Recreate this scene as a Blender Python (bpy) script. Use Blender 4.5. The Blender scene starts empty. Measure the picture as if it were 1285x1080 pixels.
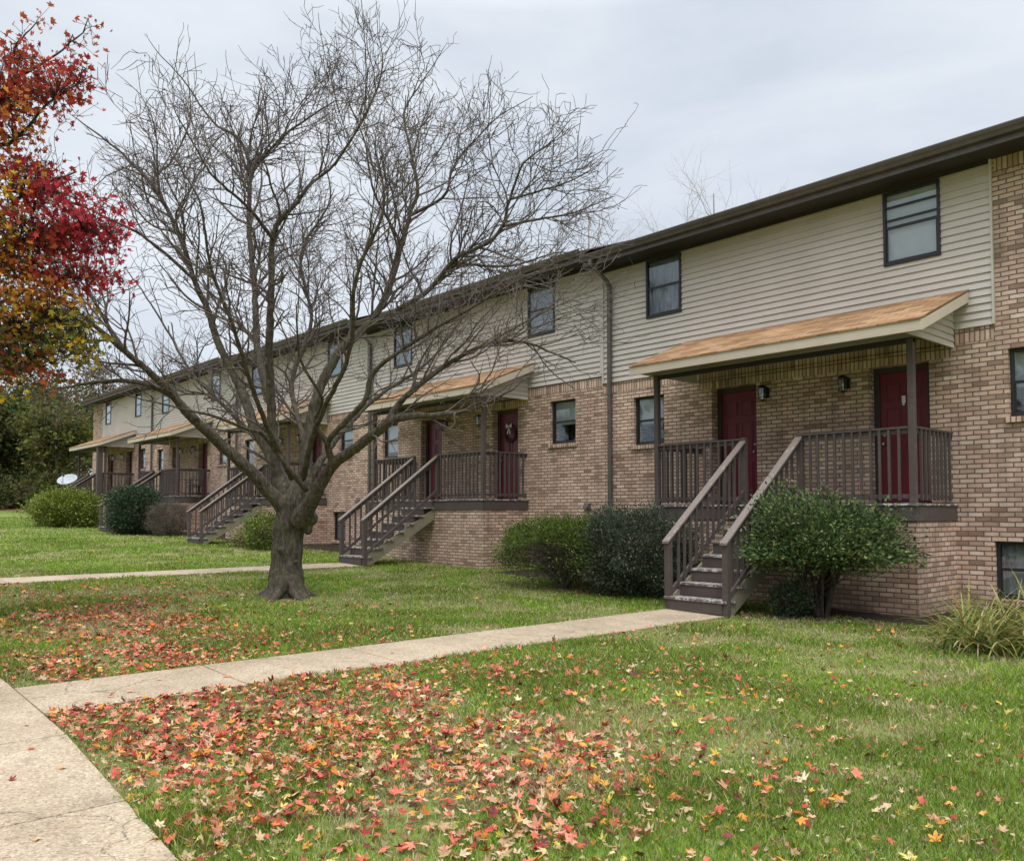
import bpy, math, random
import numpy as np
from mathutils import Vector, Matrix

# ------------------------------------------------------------------ camera, sky, sun, exposure
scene = bpy.context.scene
col = scene.collection
EYE = 1.5
FPX = 1055.0                                  # focal length in photo pixels (1285 wide)
HEAD = math.atan2(FPX, 932.0)                 # heading, left of the facade normal (+Y)
TILT = math.radians(2.5)
SHIFT = 642.0 - (540 + FPX * math.tan(TILT))
cam_d = bpy.data.cameras.new('camera')
cam = bpy.data.objects.new('camera', cam_d)
col.objects.link(cam)
cam.location = (0, 0, EYE)
cam.rotation_euler = (math.pi / 2 + TILT, 0, HEAD)
cam_d.sensor_fit = 'HORIZONTAL'
cam_d.sensor_width = 36.0
cam_d.lens = FPX / 1285 * 36.0
cam_d.shift_y = SHIFT / 1285
cam_d.clip_start = 0.05
cam_d.clip_end = 2000
scene.camera = cam
scene.view_settings.view_transform = 'Standard'
scene.view_settings.look = 'None'
scene.view_settings.exposure = 0.15
scene.view_settings.gamma = 1.0

SUN_EL, SUN_AZ = math.radians(62), math.radians(128)     # azimuth clockwise from +Y: from the right, behind the camera
world = bpy.data.worlds.new('World')
scene.world = world
world.use_nodes = True
wt = world.node_tree
wt.nodes.clear()
def wn(t, **k):
    n = wt.nodes.new(t)
    for a, b in k.items():
        setattr(n, a, b)
    return n
w_out = wn('ShaderNodeOutputWorld')
w_bg = wn('ShaderNodeBackground')
w_bg.inputs['Strength'].default_value = 0.1
w_sky = wn('ShaderNodeTexSky', sky_type='NISHITA', sun_disc=False, sun_elevation=SUN_EL, sun_rotation=SUN_AZ)
w_tc = wn('ShaderNodeTexCoord')
w_map = wn('ShaderNodeMapping')
w_map.inputs['Scale'].default_value = (1.0, 1.0, 3.2)
w_map.inputs['Rotation'].default_value = (0.1, 0.15, 0.6)
w_noise = wn('ShaderNodeTexNoise')
w_noise.inputs['Scale'].default_value = 2.3
w_noise.inputs['Detail'].default_value = 7
w_noise.inputs['Roughness'].default_value = 0.52
w_noise.inputs['Distortion'].default_value = 0.35
w_ramp = wn('ShaderNodeValToRGB')
w_ramp.color_ramp.elements[0].position = 0.32
w_ramp.color_ramp.elements[0].color = (5.85, 6.5, 7.45, 1)
w_ramp.color_ramp.elements[1].position = 0.68
w_ramp.color_ramp.elements[1].color = (8.1, 8.55, 9.1, 1)
w_sep = wn('ShaderNodeSeparateXYZ')
w_mr = wn('ShaderNodeMapRange')               # an overcast sky is about three times brighter overhead
w_mr.inputs['From Min'].default_value = 0.52
w_mr.inputs['From Max'].default_value = 1.0
w_mr.inputs['To Min'].default_value = 1.0
w_mr.inputs['To Max'].default_value = 5.0
w_mul = wn('ShaderNodeVectorMath', operation='SCALE')
w_mix = wn('ShaderNodeMix', data_type='RGBA')
w_mix.inputs['Factor'].default_value = 0.9
L = wt.links.new
L(w_tc.outputs['Generated'], w_map.inputs['Vector'])
L(w_map.outputs['Vector'], w_noise.inputs['Vector'])
L(w_noise.outputs['Fac'], w_ramp.inputs['Fac'])
L(w_tc.outputs['Generated'], w_sep.inputs[0])
L(w_sep.outputs['Z'], w_mr.inputs['Value'])
L(w_ramp.outputs['Color'], w_mul.inputs[0])
L(w_mr.outputs['Result'], w_mul.inputs['Scale'])
L(w_sky.outputs['Color'], w_mix.inputs[6])
L(w_mul.outputs[0], w_mix.inputs[7])
L(w_mix.outputs[2], w_bg.inputs['Color'])
L(w_bg.outputs[0], w_out.inputs['Surface'])

sun_d = bpy.data.lights.new('sun', 'SUN')
sun_d.energy = 1.3
sun_d.angle = math.radians(14)
sun_d.color = (1.0, 0.96, 0.9)
sun = bpy.data.objects.new('sun', sun_d)
col.objects.link(sun)
sdir = Vector((math.sin(SUN_AZ) * math.cos(SUN_EL), math.cos(SUN_AZ) * math.cos(SUN_EL), math.sin(SUN_EL)))
sun.rotation_euler = sdir.to_track_quat('Z', 'Y').to_euler()

# ------------------------------------------------------------------ helpers
rng = np.random.default_rng(7)
random.seed(7)
ca, sa = math.cos(HEAD), math.sin(HEAD)
def at(px, py, D):
    """world point at photo pixel (px, py) and depth D along the view heading (authoring aid for real 3-D positions)"""
    x = (px - 642.5) / FPX
    v = (540 + SHIFT - py) / FPX
    d = math.cos(TILT) - v * math.sin(TILT)
    z = math.sin(TILT) + v * math.cos(TILT)
    X = x * ca - d * sa
    Y = x * sa + d * ca
    t = D / (-X * sa + Y * ca)
    return np.array([X * t, Y * t, EYE + z * t])

GX = np.array([-400, -95, -76, -62, -50, -42, -26.5, -17, -12, -7.4, -3.5, 0, 400.])
GZ = np.array([2.6, 2.6, 2.3, 1.42, 1.05, .86, .48, .285, .15, .03, -.04, -.06, -.06])
def gz(x, y=0):
    return np.interp(x, GX, GZ)

def tag(o, label=None, cat=None, group=None, kind=None):
    if label: o['label'] = label
    if cat: o['category'] = cat
    if group: o['group'] = group
    if kind: o['kind'] = kind
    return o
def empty(name, loc, rz=0):
    o = bpy.data.objects.new(name, None)
    o.empty_display_size = .3
    o.location = loc
    o.rotation_euler = (0, 0, rz)
    col.objects.link(o)
    return o
def link_mesh(name, me, mat, parent=None, world=None):
    o = bpy.data.objects.new(name, me)
    col.objects.link(o)
    if mat: me.materials.append(mat)
    if parent is not None:
        o.parent = parent
    return o
def np_mesh(name, V, F, C=None, smooth=False):
    """V (n,3), F (m,k) uniform; C (n,3) vertex colours"""
    V = np.asarray(V, dtype=np.float32); F = np.asarray(F, dtype=np.int32)
    me = bpy.data.meshes.new(name)
    me.vertices.add(len(V)); me.vertices.foreach_set('co', V.ravel())
    m, k = F.shape
    me.loops.add(m * k); me.loops.foreach_set('vertex_index', F.ravel())
    me.polygons.add(m); me.polygons.foreach_set('loop_start', np.arange(0, m * k, k, dtype=np.int32))
    me.polygons.foreach_set('loop_total', np.full(m, k, dtype=np.int32))
    if smooth: me.polygons.foreach_set('use_smooth', np.ones(m, dtype=bool))
    me.update(calc_edges=True)
    if C is not None:
        a = me.color_attributes.new('Col', 'FLOAT_COLOR', 'POINT')
        c4 = np.ones((len(V), 4), dtype=np.float32); c4[:, :3] = C
        a.data.foreach_set('color', c4.ravel())
    me.validate()
    return me

class MB:
    """collects boxes / prisms / tubes into ONE mesh. Coordinates are world; parent's origin is subtracted on build."""
    def __init__(s): s.v = []; s.f = []
    def quad(s, *p):
        i = len(s.v); s.v += [tuple(q) for q in p]; s.f.append(tuple(range(i, i + len(p))))
    def box(s, x0, x1, y0, y1, z0, z1):
        i = len(s.v)
        s.v += [(x0, y0, z0), (x1, y0, z0), (x1, y1, z0), (x0, y1, z0), (x0, y0, z1), (x1, y0, z1), (x1, y1, z1), (x0, y1, z1)]
        s.f += [tuple(i + k for k in q) for q in ((0, 3, 2, 1), (4, 5, 6, 7), (0, 1, 5, 4), (1, 2, 6, 5), (2, 3, 7, 6), (3, 0, 4, 7))]
        return s
    def prism_x(s, x0, x1, prof):
        """profile of (y,z) points extruded along x"""
        n = len(prof); i = len(s.v)
        s.v += [(x0, a, b) for a, b in prof] + [(x1, a, b) for a, b in prof]
        s.f += [tuple(i + k for k in range(n)), tuple(i + n + k for k in reversed(range(n)))]
        for k in range(n):
            l = (k + 1) % n
            s.f.append((i + k, i + n + k, i + n + l, i + l))
        return s
    def prism_y(s, y0, y1, prof):
        n = len(prof); i = len(s.v)
        s.v += [(a, y0, b) for a, b in prof] + [(a, y1, b) for a, b in prof]
        s.f += [tuple(i + k for k in range(n)), tuple(i + n + k for k in reversed(range(n)))]
        for k in range(n):
            l = (k + 1) % n
            s.f.append((i + k, i + n + k, i + n + l, i + l))
        return s
    def tube(s, pts, r, n=8, caps=True):
        pts = [Vector(p) for p in pts]
        if not hasattr(r, '__len__'): r = [r] * len(pts)
        base = len(s.v)
        for k, p in enumerate(pts):
            if k == 0: t = pts[1] - pts[0]
            elif k == len(pts) - 1: t = pts[-1] - pts[-2]
            else: t = (pts[k + 1] - pts[k - 1])
            t.normalize()
            a = t.orthogonal() if k == 0 else (pa - t * pa.dot(t))
            a.normalize(); pa = a.copy(); b = t.cross(a)
            for j in range(n):
                w = 2 * math.pi * j / n
                s.v.append(tuple(p + (a * math.cos(w) + b * math.sin(w)) * r[k]))
        for k in range(len(pts) - 1):
            for j in range(n):
                l = (j + 1) % n
                s.f.append((base + k * n + j, base + k * n + l, base + (k + 1) * n + l, base + (k + 1) * n + j))
        if caps:
            s.f.append(tuple(base + j for j in reversed(range(n))))
            e = base + (len(pts) - 1) * n
            s.f.append(tuple(e + j for j in range(n)))
        return s
    def sphere(s, c, r, n=10, m=6, sz=1.0):
        i = len(s.v)
        for a in range(m + 1):
            th = math.pi * a / m
            for b in range(n):
                w = 2 * math.pi * b / n
                s.v.append((c[0] + r * math.sin(th) * math.cos(w), c[1] + r * math.sin(th) * math.sin(w), c[2] + sz * r * math.cos(th)))
        for a in range(m):
            for b in range(n):
                l = (b + 1) % n
                s.f.append((i + a * n + b, i + (a + 1) * n + b, i + (a + 1) * n + l, i + a * n + l))
        return s
    def build(s, name, mat, parent=None, bevel=0, smooth=False):
        off = Vector((0, 0, 0))
        p = parent
        while p is not None:
            off = off + Vector(p.location); p = p.parent
        me = bpy.data.meshes.new(name)
        me.from_pydata([tuple(Vector(q) - off) for q in s.v], [], s.f)
        me.validate(); me.update()
        o = link_mesh(name, me, mat, parent)
        if smooth: me.polygons.foreach_set('use_smooth', [True] * len(me.polygons))
        if bevel:
            b = o.modifiers.new('bevel', 'BEVEL'); b.width = bevel; b.segments = 2; b.limit_method = 'ANGLE'
        return o

# ------------------------------------------------------------------ materials
def new_mat(name):
    m = bpy.data.materials.new(name); m.use_nodes = True
    nt = m.node_tree
    return m, nt, nt.nodes['Principled BSDF'], nt.nodes['Material Output']
def N(nt, t, **k):
    n = nt.nodes.new(t)
    for a, b in k.items(): setattr(n, a, b)
    return n
def noise(nt, vec, scale, detail=4, rough=.55, dist=0):
    n = N(nt, 'ShaderNodeTexNoise')
    n.inputs['Scale'].default_value = scale; n.inputs['Detail'].default_value = detail
    n.inputs['Roughness'].default_value = rough; n.inputs['Distortion'].default_value = dist
    if vec is not None: nt.links.new(vec, n.inputs['Vector'])
    return n
def ramp(nt, fac, stops):
    n = N(nt, 'ShaderNodeValToRGB')
    e = n.color_ramp.elements
    while len(e) < len(stops): e.new(.5)
    for k, (p, c) in enumerate(stops):
        e[k].position = p; e[k].color = (*c, 1) if len(c) == 3 else c
    nt.links.new(fac, n.inputs['Fac'])
    return n
def mixc(nt, fac, a, b, mode='MIX'):
    n = N(nt, 'ShaderNodeMix', data_type='RGBA', blend_type=mode)
    for sock, val in ((n.inputs['Factor'], fac), (n.inputs[6], a), (n.inputs[7], b)):
        if isinstance(val, (int, float)): sock.default_value = val
        elif isinstance(val, tuple): sock.default_value = (*val, 1)
        else: nt.links.new(val, sock)
    return n.outputs[2]
def bump(nt, h, strength, dist, normal=None):
    n = N(nt, 'ShaderNodeBump')
    n.inputs['Strength'].default_value = strength; n.inputs['Distance'].default_value = dist
    nt.links.new(h, n.inputs['Height'])
    if normal is not None: nt.links.new(normal, n.inputs['Normal'])
    return n.outputs['Normal']
def geo_pos(nt):
    return N(nt, 'ShaderNodeNewGeometry').outputs['Position']

def wood_mat(name, c1, c2, rough=.75, stretch=(1, 1, 1), wear=None):
    m, nt, p, o = new_mat(name)
    pos = geo_pos(nt)
    mp = N(nt, 'ShaderNodeMapping'); mp.inputs['Scale'].default_value = stretch
    nt.links.new(pos, mp.inputs['Vector'])
    n1 = noise(nt, mp.outputs[0], 9, 5, .6)
    n2 = noise(nt, pos, 2.2, 4)
    r = ramp(nt, n1.outputs['Fac'], [(.3, c1), (.72, c2)])
    c = mixc(nt, n2.outputs['Fac'], r.outputs[0], tuple(v * .8 for v in c1))
    if wear:
        n3 = noise(nt, pos, 14, 6, .7)
        wr = ramp(nt, n3.outputs['Fac'], [(wear[0], (0, 0, 0)), (wear[0] + .08, (1, 1, 1))])
        c = mixc(nt, wr.outputs[0], c, wear[1])
    nt.links.new(c, p.inputs['Base Color'])
    p.inputs['Roughness'].default_value = rough
    nt.links.new(bump(nt, n1.outputs['Fac'], .35, .004), p.inputs['Normal'])
    return m
def plain(name, c, rough=.5, metal=0, nz=.12, spec=.5, scale=6):
    m, nt, p, o = new_mat(name)
    n = noise(nt, geo_pos(nt), scale, 5, .6)
    r = ramp(nt, n.outputs['Fac'], [(.3, tuple(v * (1 - nz) for v in c)), (.7, tuple(min(1, v * (1 + nz)) for v in c))])
    nt.links.new(r.outputs[0], p.inputs['Base Color'])
    p.inputs['Roughness'].default_value = rough; p.inputs['Metallic'].default_value = metal
    p.inputs['Specular IOR Level'].default_value = spec
    return m

def brick_mat(name, soldier=False):
    m, nt, p, o = new_mat(name)
    pos = geo_pos(nt)
    sep = N(nt, 'ShaderNodeSeparateXYZ'); nt.links.new(pos, sep.inputs[0])
    add = N(nt, 'ShaderNodeMath', operation='ADD')
    nt.links.new(sep.outputs[0], add.inputs[0]); nt.links.new(sep.outputs[1], add.inputs[1])
    cmb = N(nt, 'ShaderNodeCombineXYZ')
    if soldier:
        nt.links.new(sep.outputs[2], cmb.inputs[0]); nt.links.new(add.outputs[0], cmb.inputs[1])
    else:
        nt.links.new(add.outputs[0], cmb.inputs[0]); nt.links.new(sep.outputs[2], cmb.inputs[1])
    wob = noise(nt, pos, 5, 2)
    wv = N(nt, 'ShaderNodeVectorMath', operation='SCALE'); wv.inputs['Scale'].default_value = .014
    nt.links.new(wob.outputs['Color'], wv.inputs[0])
    av = N(nt, 'ShaderNodeVectorMath', operation='ADD')
    nt.links.new(cmb.outputs[0], av.inputs[0]); nt.links.new(wv.outputs[0], av.inputs[1])
    b = N(nt, 'ShaderNodeTexBrick')
    b.offset = 0.5 if not soldier else 0.0
    for k, v in (('Color1', (0, 0, 0, 1)), ('Color2', (1, 1, 1, 1)), ('Mortar', (.5, .5, .5, 1))): b.inputs[k].default_value = v
    b.inputs['Scale'].default_value = 1.0
    b.inputs['Mortar Size'].default_value = .0105
    b.inputs['Mortar Smooth'].default_value = .35
    b.inputs['Bias'].default_value = 0
    b.inputs['Brick Width'].default_value = .21
    b.inputs['Row Height'].default_value = .0715
    nt.links.new(av.outputs[0], b.inputs['Vector'])
    tone = ramp(nt, b.outputs['Color'], [(0, (.34, .23, .17)), (.08, (.52, .365, .275)), (.3, (.66, .485, .38)), (.55, (.81, .62, .495)),
                                         (.8, (.70, .49, .385)), (.95, (.86, .72, .60)), (1, (.48, .33, .25))])
    fine = noise(nt, pos, 90, 4, .7)
    big = noise(nt, pos, .9, 5, .6)
    fr = ramp(nt, fine.outputs['Fac'], [(.25, (.72, .72, .72)), (.75, (1.12, 1.1, 1.08))])
    br = ramp(nt, big.outputs['Fac'], [(.28, (.66, .59, .55)), (.48, (.95, .90, .88)), (.7, (1.12, 1.07, 1.03))])
    c = mixc(nt, 1.0, tone.outputs[0], fr.outputs[0], 'MULTIPLY')
    c = mixc(nt, b.outputs['Fac'], c, (.21, .16, .125))
    c = mixc(nt, 1.0, c, br.outputs[0], 'MULTIPLY')
    # rain-splash soiling just above the soil line, and streaks
    st = N(nt, 'ShaderNodeMapping'); st.inputs['Scale'].default_value = (2.2, 2.2, .35)
    nt.links.new(pos, st.inputs['Vector'])
    sn = noise(nt, st.outputs[0], 1.6, 5, .65)
    sr = ramp(nt, sn.outputs['Fac'], [(.5, (0, 0, 0)), (.72, (.5, .5, .5))])
    c = mixc(nt, sr.outputs[0], c, (.17, .13, .10))
    # soil splash just above the ground, ragged upper edge
    zr = N(nt, 'ShaderNodeMapRange'); zr.inputs['From Min'].default_value = .75; zr.inputs['From Max'].default_value = -.05
    nt.links.new(sep.outputs[2], zr.inputs['Value'])
    spn = noise(nt, pos, 3.5, 6, .7)
    spm = N(nt, 'ShaderNodeMath', operation='MULTIPLY'); nt.links.new(zr.outputs[0], spm.inputs[0]); nt.links.new(spn.outputs['Fac'], spm.inputs[1])
    spr = ramp(nt, spm.outputs[0], [(.18, (0, 0, 0)), (.5, (.7, .7, .7))])
    c = mixc(nt, spr.outputs[0], c, (.20, .14, .095))
    nt.links.new(c, p.inputs['Base Color'])
    p.inputs['Roughness'].default_value = .9
    p.inputs['Specular IOR Level'].default_value = .25
    inv = N(nt, 'ShaderNodeMath', operation='SUBTRACT'); inv.inputs[0].default_value = 1
    nt.links.new(b.outputs['Fac'], inv.inputs[1])
    n1 = bump(nt, inv.outputs[0], .9, .012)
    nt.links.new(bump(nt, fine.outputs['Fac'], .3, .004, n1), p.inputs['Normal'])
    return m

def attr_leaf(name, rough=.55, trans=.25, varn=.2, spec=.35):
    m, nt, p, o = new_mat(name)
    a = N(nt, 'ShaderNodeAttribute', attribute_name='Col')
    n = noise(nt, geo_pos(nt), 35, 3)
    r = ramp(nt, n.outputs['Fac'], [(.25, (1 - varn,) * 3), (.75, (1 + varn,) * 3)])
    c = mixc(nt, 1.0, a.outputs['Color'], r.outputs[0], 'MULTIPLY')
    nt.links.new(c, p.inputs['Base Color'])
    p.inputs['Roughness'].default_value = rough
    p.inputs['Specular IOR Level'].default_value = spec
    t = N(nt, 'ShaderNodeBsdfTranslucent'); nt.links.new(c, t.inputs['Color'])
    mx = N(nt, 'ShaderNodeMixShader'); mx.inputs[0].default_value = trans
    nt.links.new(p.outputs[0], mx.inputs[1]); nt.links.new(t.outputs[0], mx.inputs[2])
    nt.links.new(mx.outputs[0], o.inputs['Surface'])
    return m

M = {}
M['brick'] = brick_mat('brick')
M['soldier'] = brick_mat('soldier_brick', True)
M['siding'] = plain('vinyl_siding', (.575, .51, .455), .55, nz=.07, scale=1.3)
M['trimcream'] = wood_mat('cream_trim', (.64, .53, .415), (.72, .61, .49), .6, (1, 1, 6))
M['wood'] = wood_mat('brown_stained_wood', (.085, .062, .055), (.135, .102, .090), .75, (.8, .8, 3), wear=(.66, (.27, .225, .19)))
M['woodtop'] = wood_mat('weathered_handrail', (.19, .15, .125), (.32, .255, .21), .8, (6, 1, 6), wear=(.60, (.42, .35, .28)))
M['tread'] = wood_mat('worn_tread', (.15, .115, .10), (.22, .175, .15), .8, (8, 1, 1), wear=(.50, (.55, .53, .50)))
M['stringer'] = wood_mat('weathered_stringer', (.24, .21, .15), (.33, .29, .20), .85, (1, 3, 3))
M['door'] = plain('crimson_door_paint', (.155, .010, .022), .38, nz=.1)
M['doorframe'] = plain('dark_brown_frame', (.045, .032, .030), .6)
M['winframe'] = plain('bronze_aluminium', (.035, .034, .036), .4, .3)
M['blind'] = plain('white_blind', (.62, .64, .66), .6, nz=.05)
M['curtain'] = plain('grey_curtain', (.24, .26, .29), .8, nz=.1)
M['gutter'] = plain('brown_gutter', (.12, .098, .094), .42, .2, nz=.2)
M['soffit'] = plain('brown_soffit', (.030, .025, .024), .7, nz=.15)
M['downspout'] = plain('brown_downspout', (.115, .098, .086), .45, .2, nz=.2)
M['black'] = plain('black_metal', (.012, .012, .012), .4, .5)
M['brass'] = plain('brass_knob', (.55, .50, .42), .3, .9)
M['white'] = plain('white_paint', (.75, .75, .74), .5)
M['dishgrey'] = plain('dish_grey', (.34, .36, .38), .45)
M['sill'] = brick_mat('sill_brick', True)

def glass_mat():
    m, nt, p, o = new_mat('window_glass')
    nt.nodes.remove(p)
    tr = N(nt, 'ShaderNodeBsdfTransparent'); tr.inputs[0].default_value = (.93, .95, .96, 1)
    gl = N(nt, 'ShaderNodeBsdfGlossy'); gl.inputs['Roughness'].default_value = .03
    gl.inputs['Color'].default_value = (.9, .95, 1, 1)
    nz = noise(nt, geo_pos(nt), 1.5, 2)
    nt.links.new(bump(nt, nz.outputs['Fac'], .15, .02), gl.inputs['Normal'])
    lw = N(nt, 'ShaderNodeLayerWeight'); lw.inputs['Blend'].default_value = .5
    pw = N(nt, 'ShaderNodeMath', operation='POWER'); pw.inputs[1].default_value = 4.0
    nt.links.new(lw.outputs['Facing'], pw.inputs[0])
    fr = N(nt, 'ShaderNodeMapRange'); fr.inputs['To Min'].default_value = .07; fr.inputs['To Max'].default_value = .9
    nt.links.new(pw.outputs[0], fr.inputs['Value'])
    mx = N(nt, 'ShaderNodeMixShader')
    nt.links.new(fr.outputs[0], mx.inputs[0]); nt.links.new(tr.outputs[0], mx.inputs[1]); nt.links.new(gl.outputs[0], mx.inputs[2])
    nt.links.new(mx.outputs[0], o.inputs['Surface'])
    return m
M['glass'] = glass_mat()

def shingle(name, c1, c2, c3):
    m, nt, p, o = new_mat(name)
    pos = geo_pos(nt)
    mp = N(nt, 'ShaderNodeMapping'); mp.inputs['Scale'].default_value = (1, 1, 1)
    nt.links.new(pos, mp.inputs['Vector'])
    b = N(nt, 'ShaderNodeTexBrick'); b.offset = .5
    for k, v in (('Color1', (0, 0, 0, 1)), ('Color2', (1, 1, 1, 1)), ('Mortar', (0, 0, 0, 1))): b.inputs[k].default_value = v
    b.inputs['Scale'].default_value = 1; b.inputs['Brick Width'].default_value = .30; b.inputs['Row Height'].default_value = .15
    b.inputs['Mortar Size'].default_value = .013
    nt.links.new(mp.outputs[0], b.inputs['Vector'])
    r = ramp(nt, b.outputs['Color'], [(0, c1), (.5, c2), (1, c3)])
    n = noise(nt, pos, 120, 3, .7)
    rr = ramp(nt, n.outputs['Fac'], [(.3, (.7, .7, .7)), (.7, (1.2, 1.2, 1.2))])
    big = noise(nt, pos, 1.7, 5, .6)
    br = ramp(nt, big.outputs['Fac'], [(.3, (.8, .78, .75)), (.7, (1.1, 1.1, 1.1))])
    c = mixc(nt, 1.0, r.outputs[0], rr.outputs[0], 'MULTIPLY')
    c = mixc(nt, 1.0, c, br.outputs[0], 'MULTIPLY')
    nt.links.new(c, p.inputs['Base Color']); p.inputs['Roughness'].default_value = .95
    nt.links.new(bump(nt, b.outputs['Fac'], -.5, .006), p.inputs['Normal'])
    return m
M['shingle'] = shingle('porch_shingle', (.22, .115, .05), (.36, .20, .092), (.44, .27, .14))
M['roofshingle'] = shingle('roof_shingle', (.10, .068, .055), (.15, .10, .08), (.19, .13, .105))

def concrete_mat():
    m, nt, p, o = new_mat('concrete')
    pos = geo_pos(nt)
    v = N(nt, 'ShaderNodeTexVoronoi'); v.inputs['Scale'].default_value = 95
    nt.links.new(pos, v.inputs['Vector'])
    agg = ramp(nt, v.outputs['Color'], [(0, (.22, .15, .09)), (.3, (.40, .305, .205)), (.7, (.50, .405, .29)), (1, (.62, .54, .42))])
    big = noise(nt, pos, 1.2, 6, .65)
    bigr = ramp(nt, big.outputs['Fac'], [(.3, (.68, .64, .58)), (.7, (1.04, 1.03, 1.0))])
    fine = noise(nt, pos, 40, 5, .7)
    f = ramp(nt, fine.outputs['Fac'], [(.3, (.84, .82, .80)), (.65, (1.08, 1.08, 1.08))])
    c = mixc(nt, 1.0, agg.outputs[0], bigr.outputs[0], 'MULTIPLY')
    stn = noise(nt, pos, 3.4, 6, .72, .8)
    stm = ramp(nt, stn.outputs['Fac'], [(.56, (0, 0, 0)), (.70, (.55, .55, .55))])
    c = mixc(nt, stm.outputs[0], c, (.17, .13, .09))
    dv = N(nt, 'ShaderNodeTexVoronoi', feature='DISTANCE_TO_EDGE'); dv.inputs['Scale'].default_value = .42
    wv_ = noise(nt, pos, 2.0, 5, .7); wa_ = N(nt, 'ShaderNodeVectorMath', operation='MULTIPLY_ADD'); wa_.inputs[1].default_value = (.5, .5, 0)
    nt.links.new(wv_.outputs['Color'], wa_.inputs[0]); nt.links.new(pos, wa_.inputs[2]); nt.links.new(wa_.outputs[0], dv.inputs['Vector'])
    crk = ramp(nt, dv.outputs['Distance'], [(.0, (.8, .8, .8)), (.0028, (0, 0, 0))])
    c = mixc(nt, crk.outputs[0], c, (.09, .07, .05))
    c = mixc(nt, 1.0, c, f.outputs[0], 'MULTIPLY')
    nt.links.new(c, p.inputs['Base Color']); p.inputs['Roughness'].default_value = .9
    n1 = bump(nt, v.outputs['Distance'], .35, .004)
    nt.links.new(bump(nt, fine.outputs['Fac'], .3, .005, n1), p.inputs['Normal'])
    return m
M['concrete'] = concrete_mat()

def soil_mat(name, lawn=True):
    m, nt, p, o = new_mat(name)
    pos = geo_pos(nt)
    if lawn:
        n1 = noise(nt, pos, .55, 5, .6, .5)
        n2 = noise(nt, pos, 14, 5, .7)
        n3 = noise(nt, pos, 3.0, 4, .6)
        a = ramp(nt, n2.outputs['Fac'], [(.25, (.075, .10, .02)), (.5, (.145, .19, .038)), (.75, (.23, .27, .065))])
        b = ramp(nt, n2.outputs['Fac'], [(.25, (.18, .15, .07)), (.7, (.34, .30, .15))])
        k = N(nt, 'ShaderNodeMath', operation='MULTIPLY')
        nt.links.new(n1.outputs['Fac'], k.inputs[0]); nt.links.new(n3.outputs['Fac'], k.inputs[1])
        f = ramp(nt, k.outputs[0], [(.26, (0, 0, 0)), (.40, (.8, .8, .8))])
        c = mixc(nt, f.outputs[0], a.outputs[0], b.outputs[0])
        # leaf-strewn woodland floor far left
        sep = N(nt, 'ShaderNodeSeparateXYZ'); nt.links.new(pos, sep.inputs[0])
        mr = N(nt, 'ShaderNodeMapRange'); mr.inputs['From Min'].default_value = -63; mr.inputs['From Max'].default_value = -66
        nt.links.new(sep.outputs[0], mr.inputs['Value'])
        lf = ramp(nt, n2.outputs['Fac'], [(.3, (.12, .06, .03)), (.7, (.32, .17, .085))])
        c = mixc(nt, mr.outputs[0], c, lf.outputs[0])
        h = n2
    else:
        v = noise(nt, pos, 22, 6, .75)
        c = ramp(nt, v.outputs['Fac'], [(.3, (.018, .013, .010)), (.55, (.05, .036, .027)), (.75, (.12, .085, .06))]).outputs[0]
        h = v
    nt.links.new(c, p.inputs['Base Color']); p.inputs['Roughness'].default_value = 1; p.inputs['Specular IOR Level'].default_value = .1
    nt.links.new(bump(nt, h.outputs['Fac'], .8, .03), p.inputs['Normal'])
    return m
M['lawn'] = soil_mat('lawn_ground'); M['mulch'] = soil_mat('mulch', False)

def bark_mat(name, c1, c2, c3, lich=None):
    m, nt, p, o = new_mat(name)
    pos = geo_pos(nt)
    mp = N(nt, 'ShaderNodeMapping'); mp.inputs['Scale'].default_value = (1, 1, .3)
    nt.links.new(pos, mp.inputs['Vector'])
    n1 = noise(nt, mp.outputs[0], 26, 6, .65, .6)
    n2 = noise(nt, pos, 5, 5, .6)
    r = ramp(nt, n1.outputs['Fac'], [(.3, c1), (.5, c2), (.72, c3)])
    c = r.outputs[0]
    if lich:
        f = ramp(nt, n2.outputs['Fac'], [(.5, (0, 0, 0)), (.66, (.75, .75, .75))])
        c = mixc(nt, f.outputs[0], c, lich)
    nt.links.new(c, p.inputs['Base Color']); p.inputs['Roughness'].default_value = .95; p.inputs['Specular IOR Level'].default_value = .2
    nt.links.new(bump(nt, n1.outputs['Fac'], .8, .02), p.inputs['Normal'])
    return m
M['bark'] = bark_mat('grey_bark', (.030, .024, .018), (.085, .069, .052), (.17, .143, .108), (.115, .108, .062))
M['twig'] = bark_mat('twig_bark', (.085, .066, .058), (.145, .115, .10), (.215, .178, .158))
M['darkbark'] = bark_mat('dark_bark', (.03, .023, .018), (.07, .055, .045), (.13, .105, .085))
M['palebark'] = bark_mat('pale_bark', (.25, .21, .18), (.36, .31, .27), (.45, .40, .35))
M['leaf'] = attr_leaf('leaf', .6, .42, .2, .15)
M['fallen'] = attr_leaf('fallen_leaf', .7, .10, .32, .12)
M['grass'] = attr_leaf('grass_blade', .7, .30, .15, .08)
M['needle'] = attr_leaf('shrub_leaf', .55, .18, .2, .22)

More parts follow.
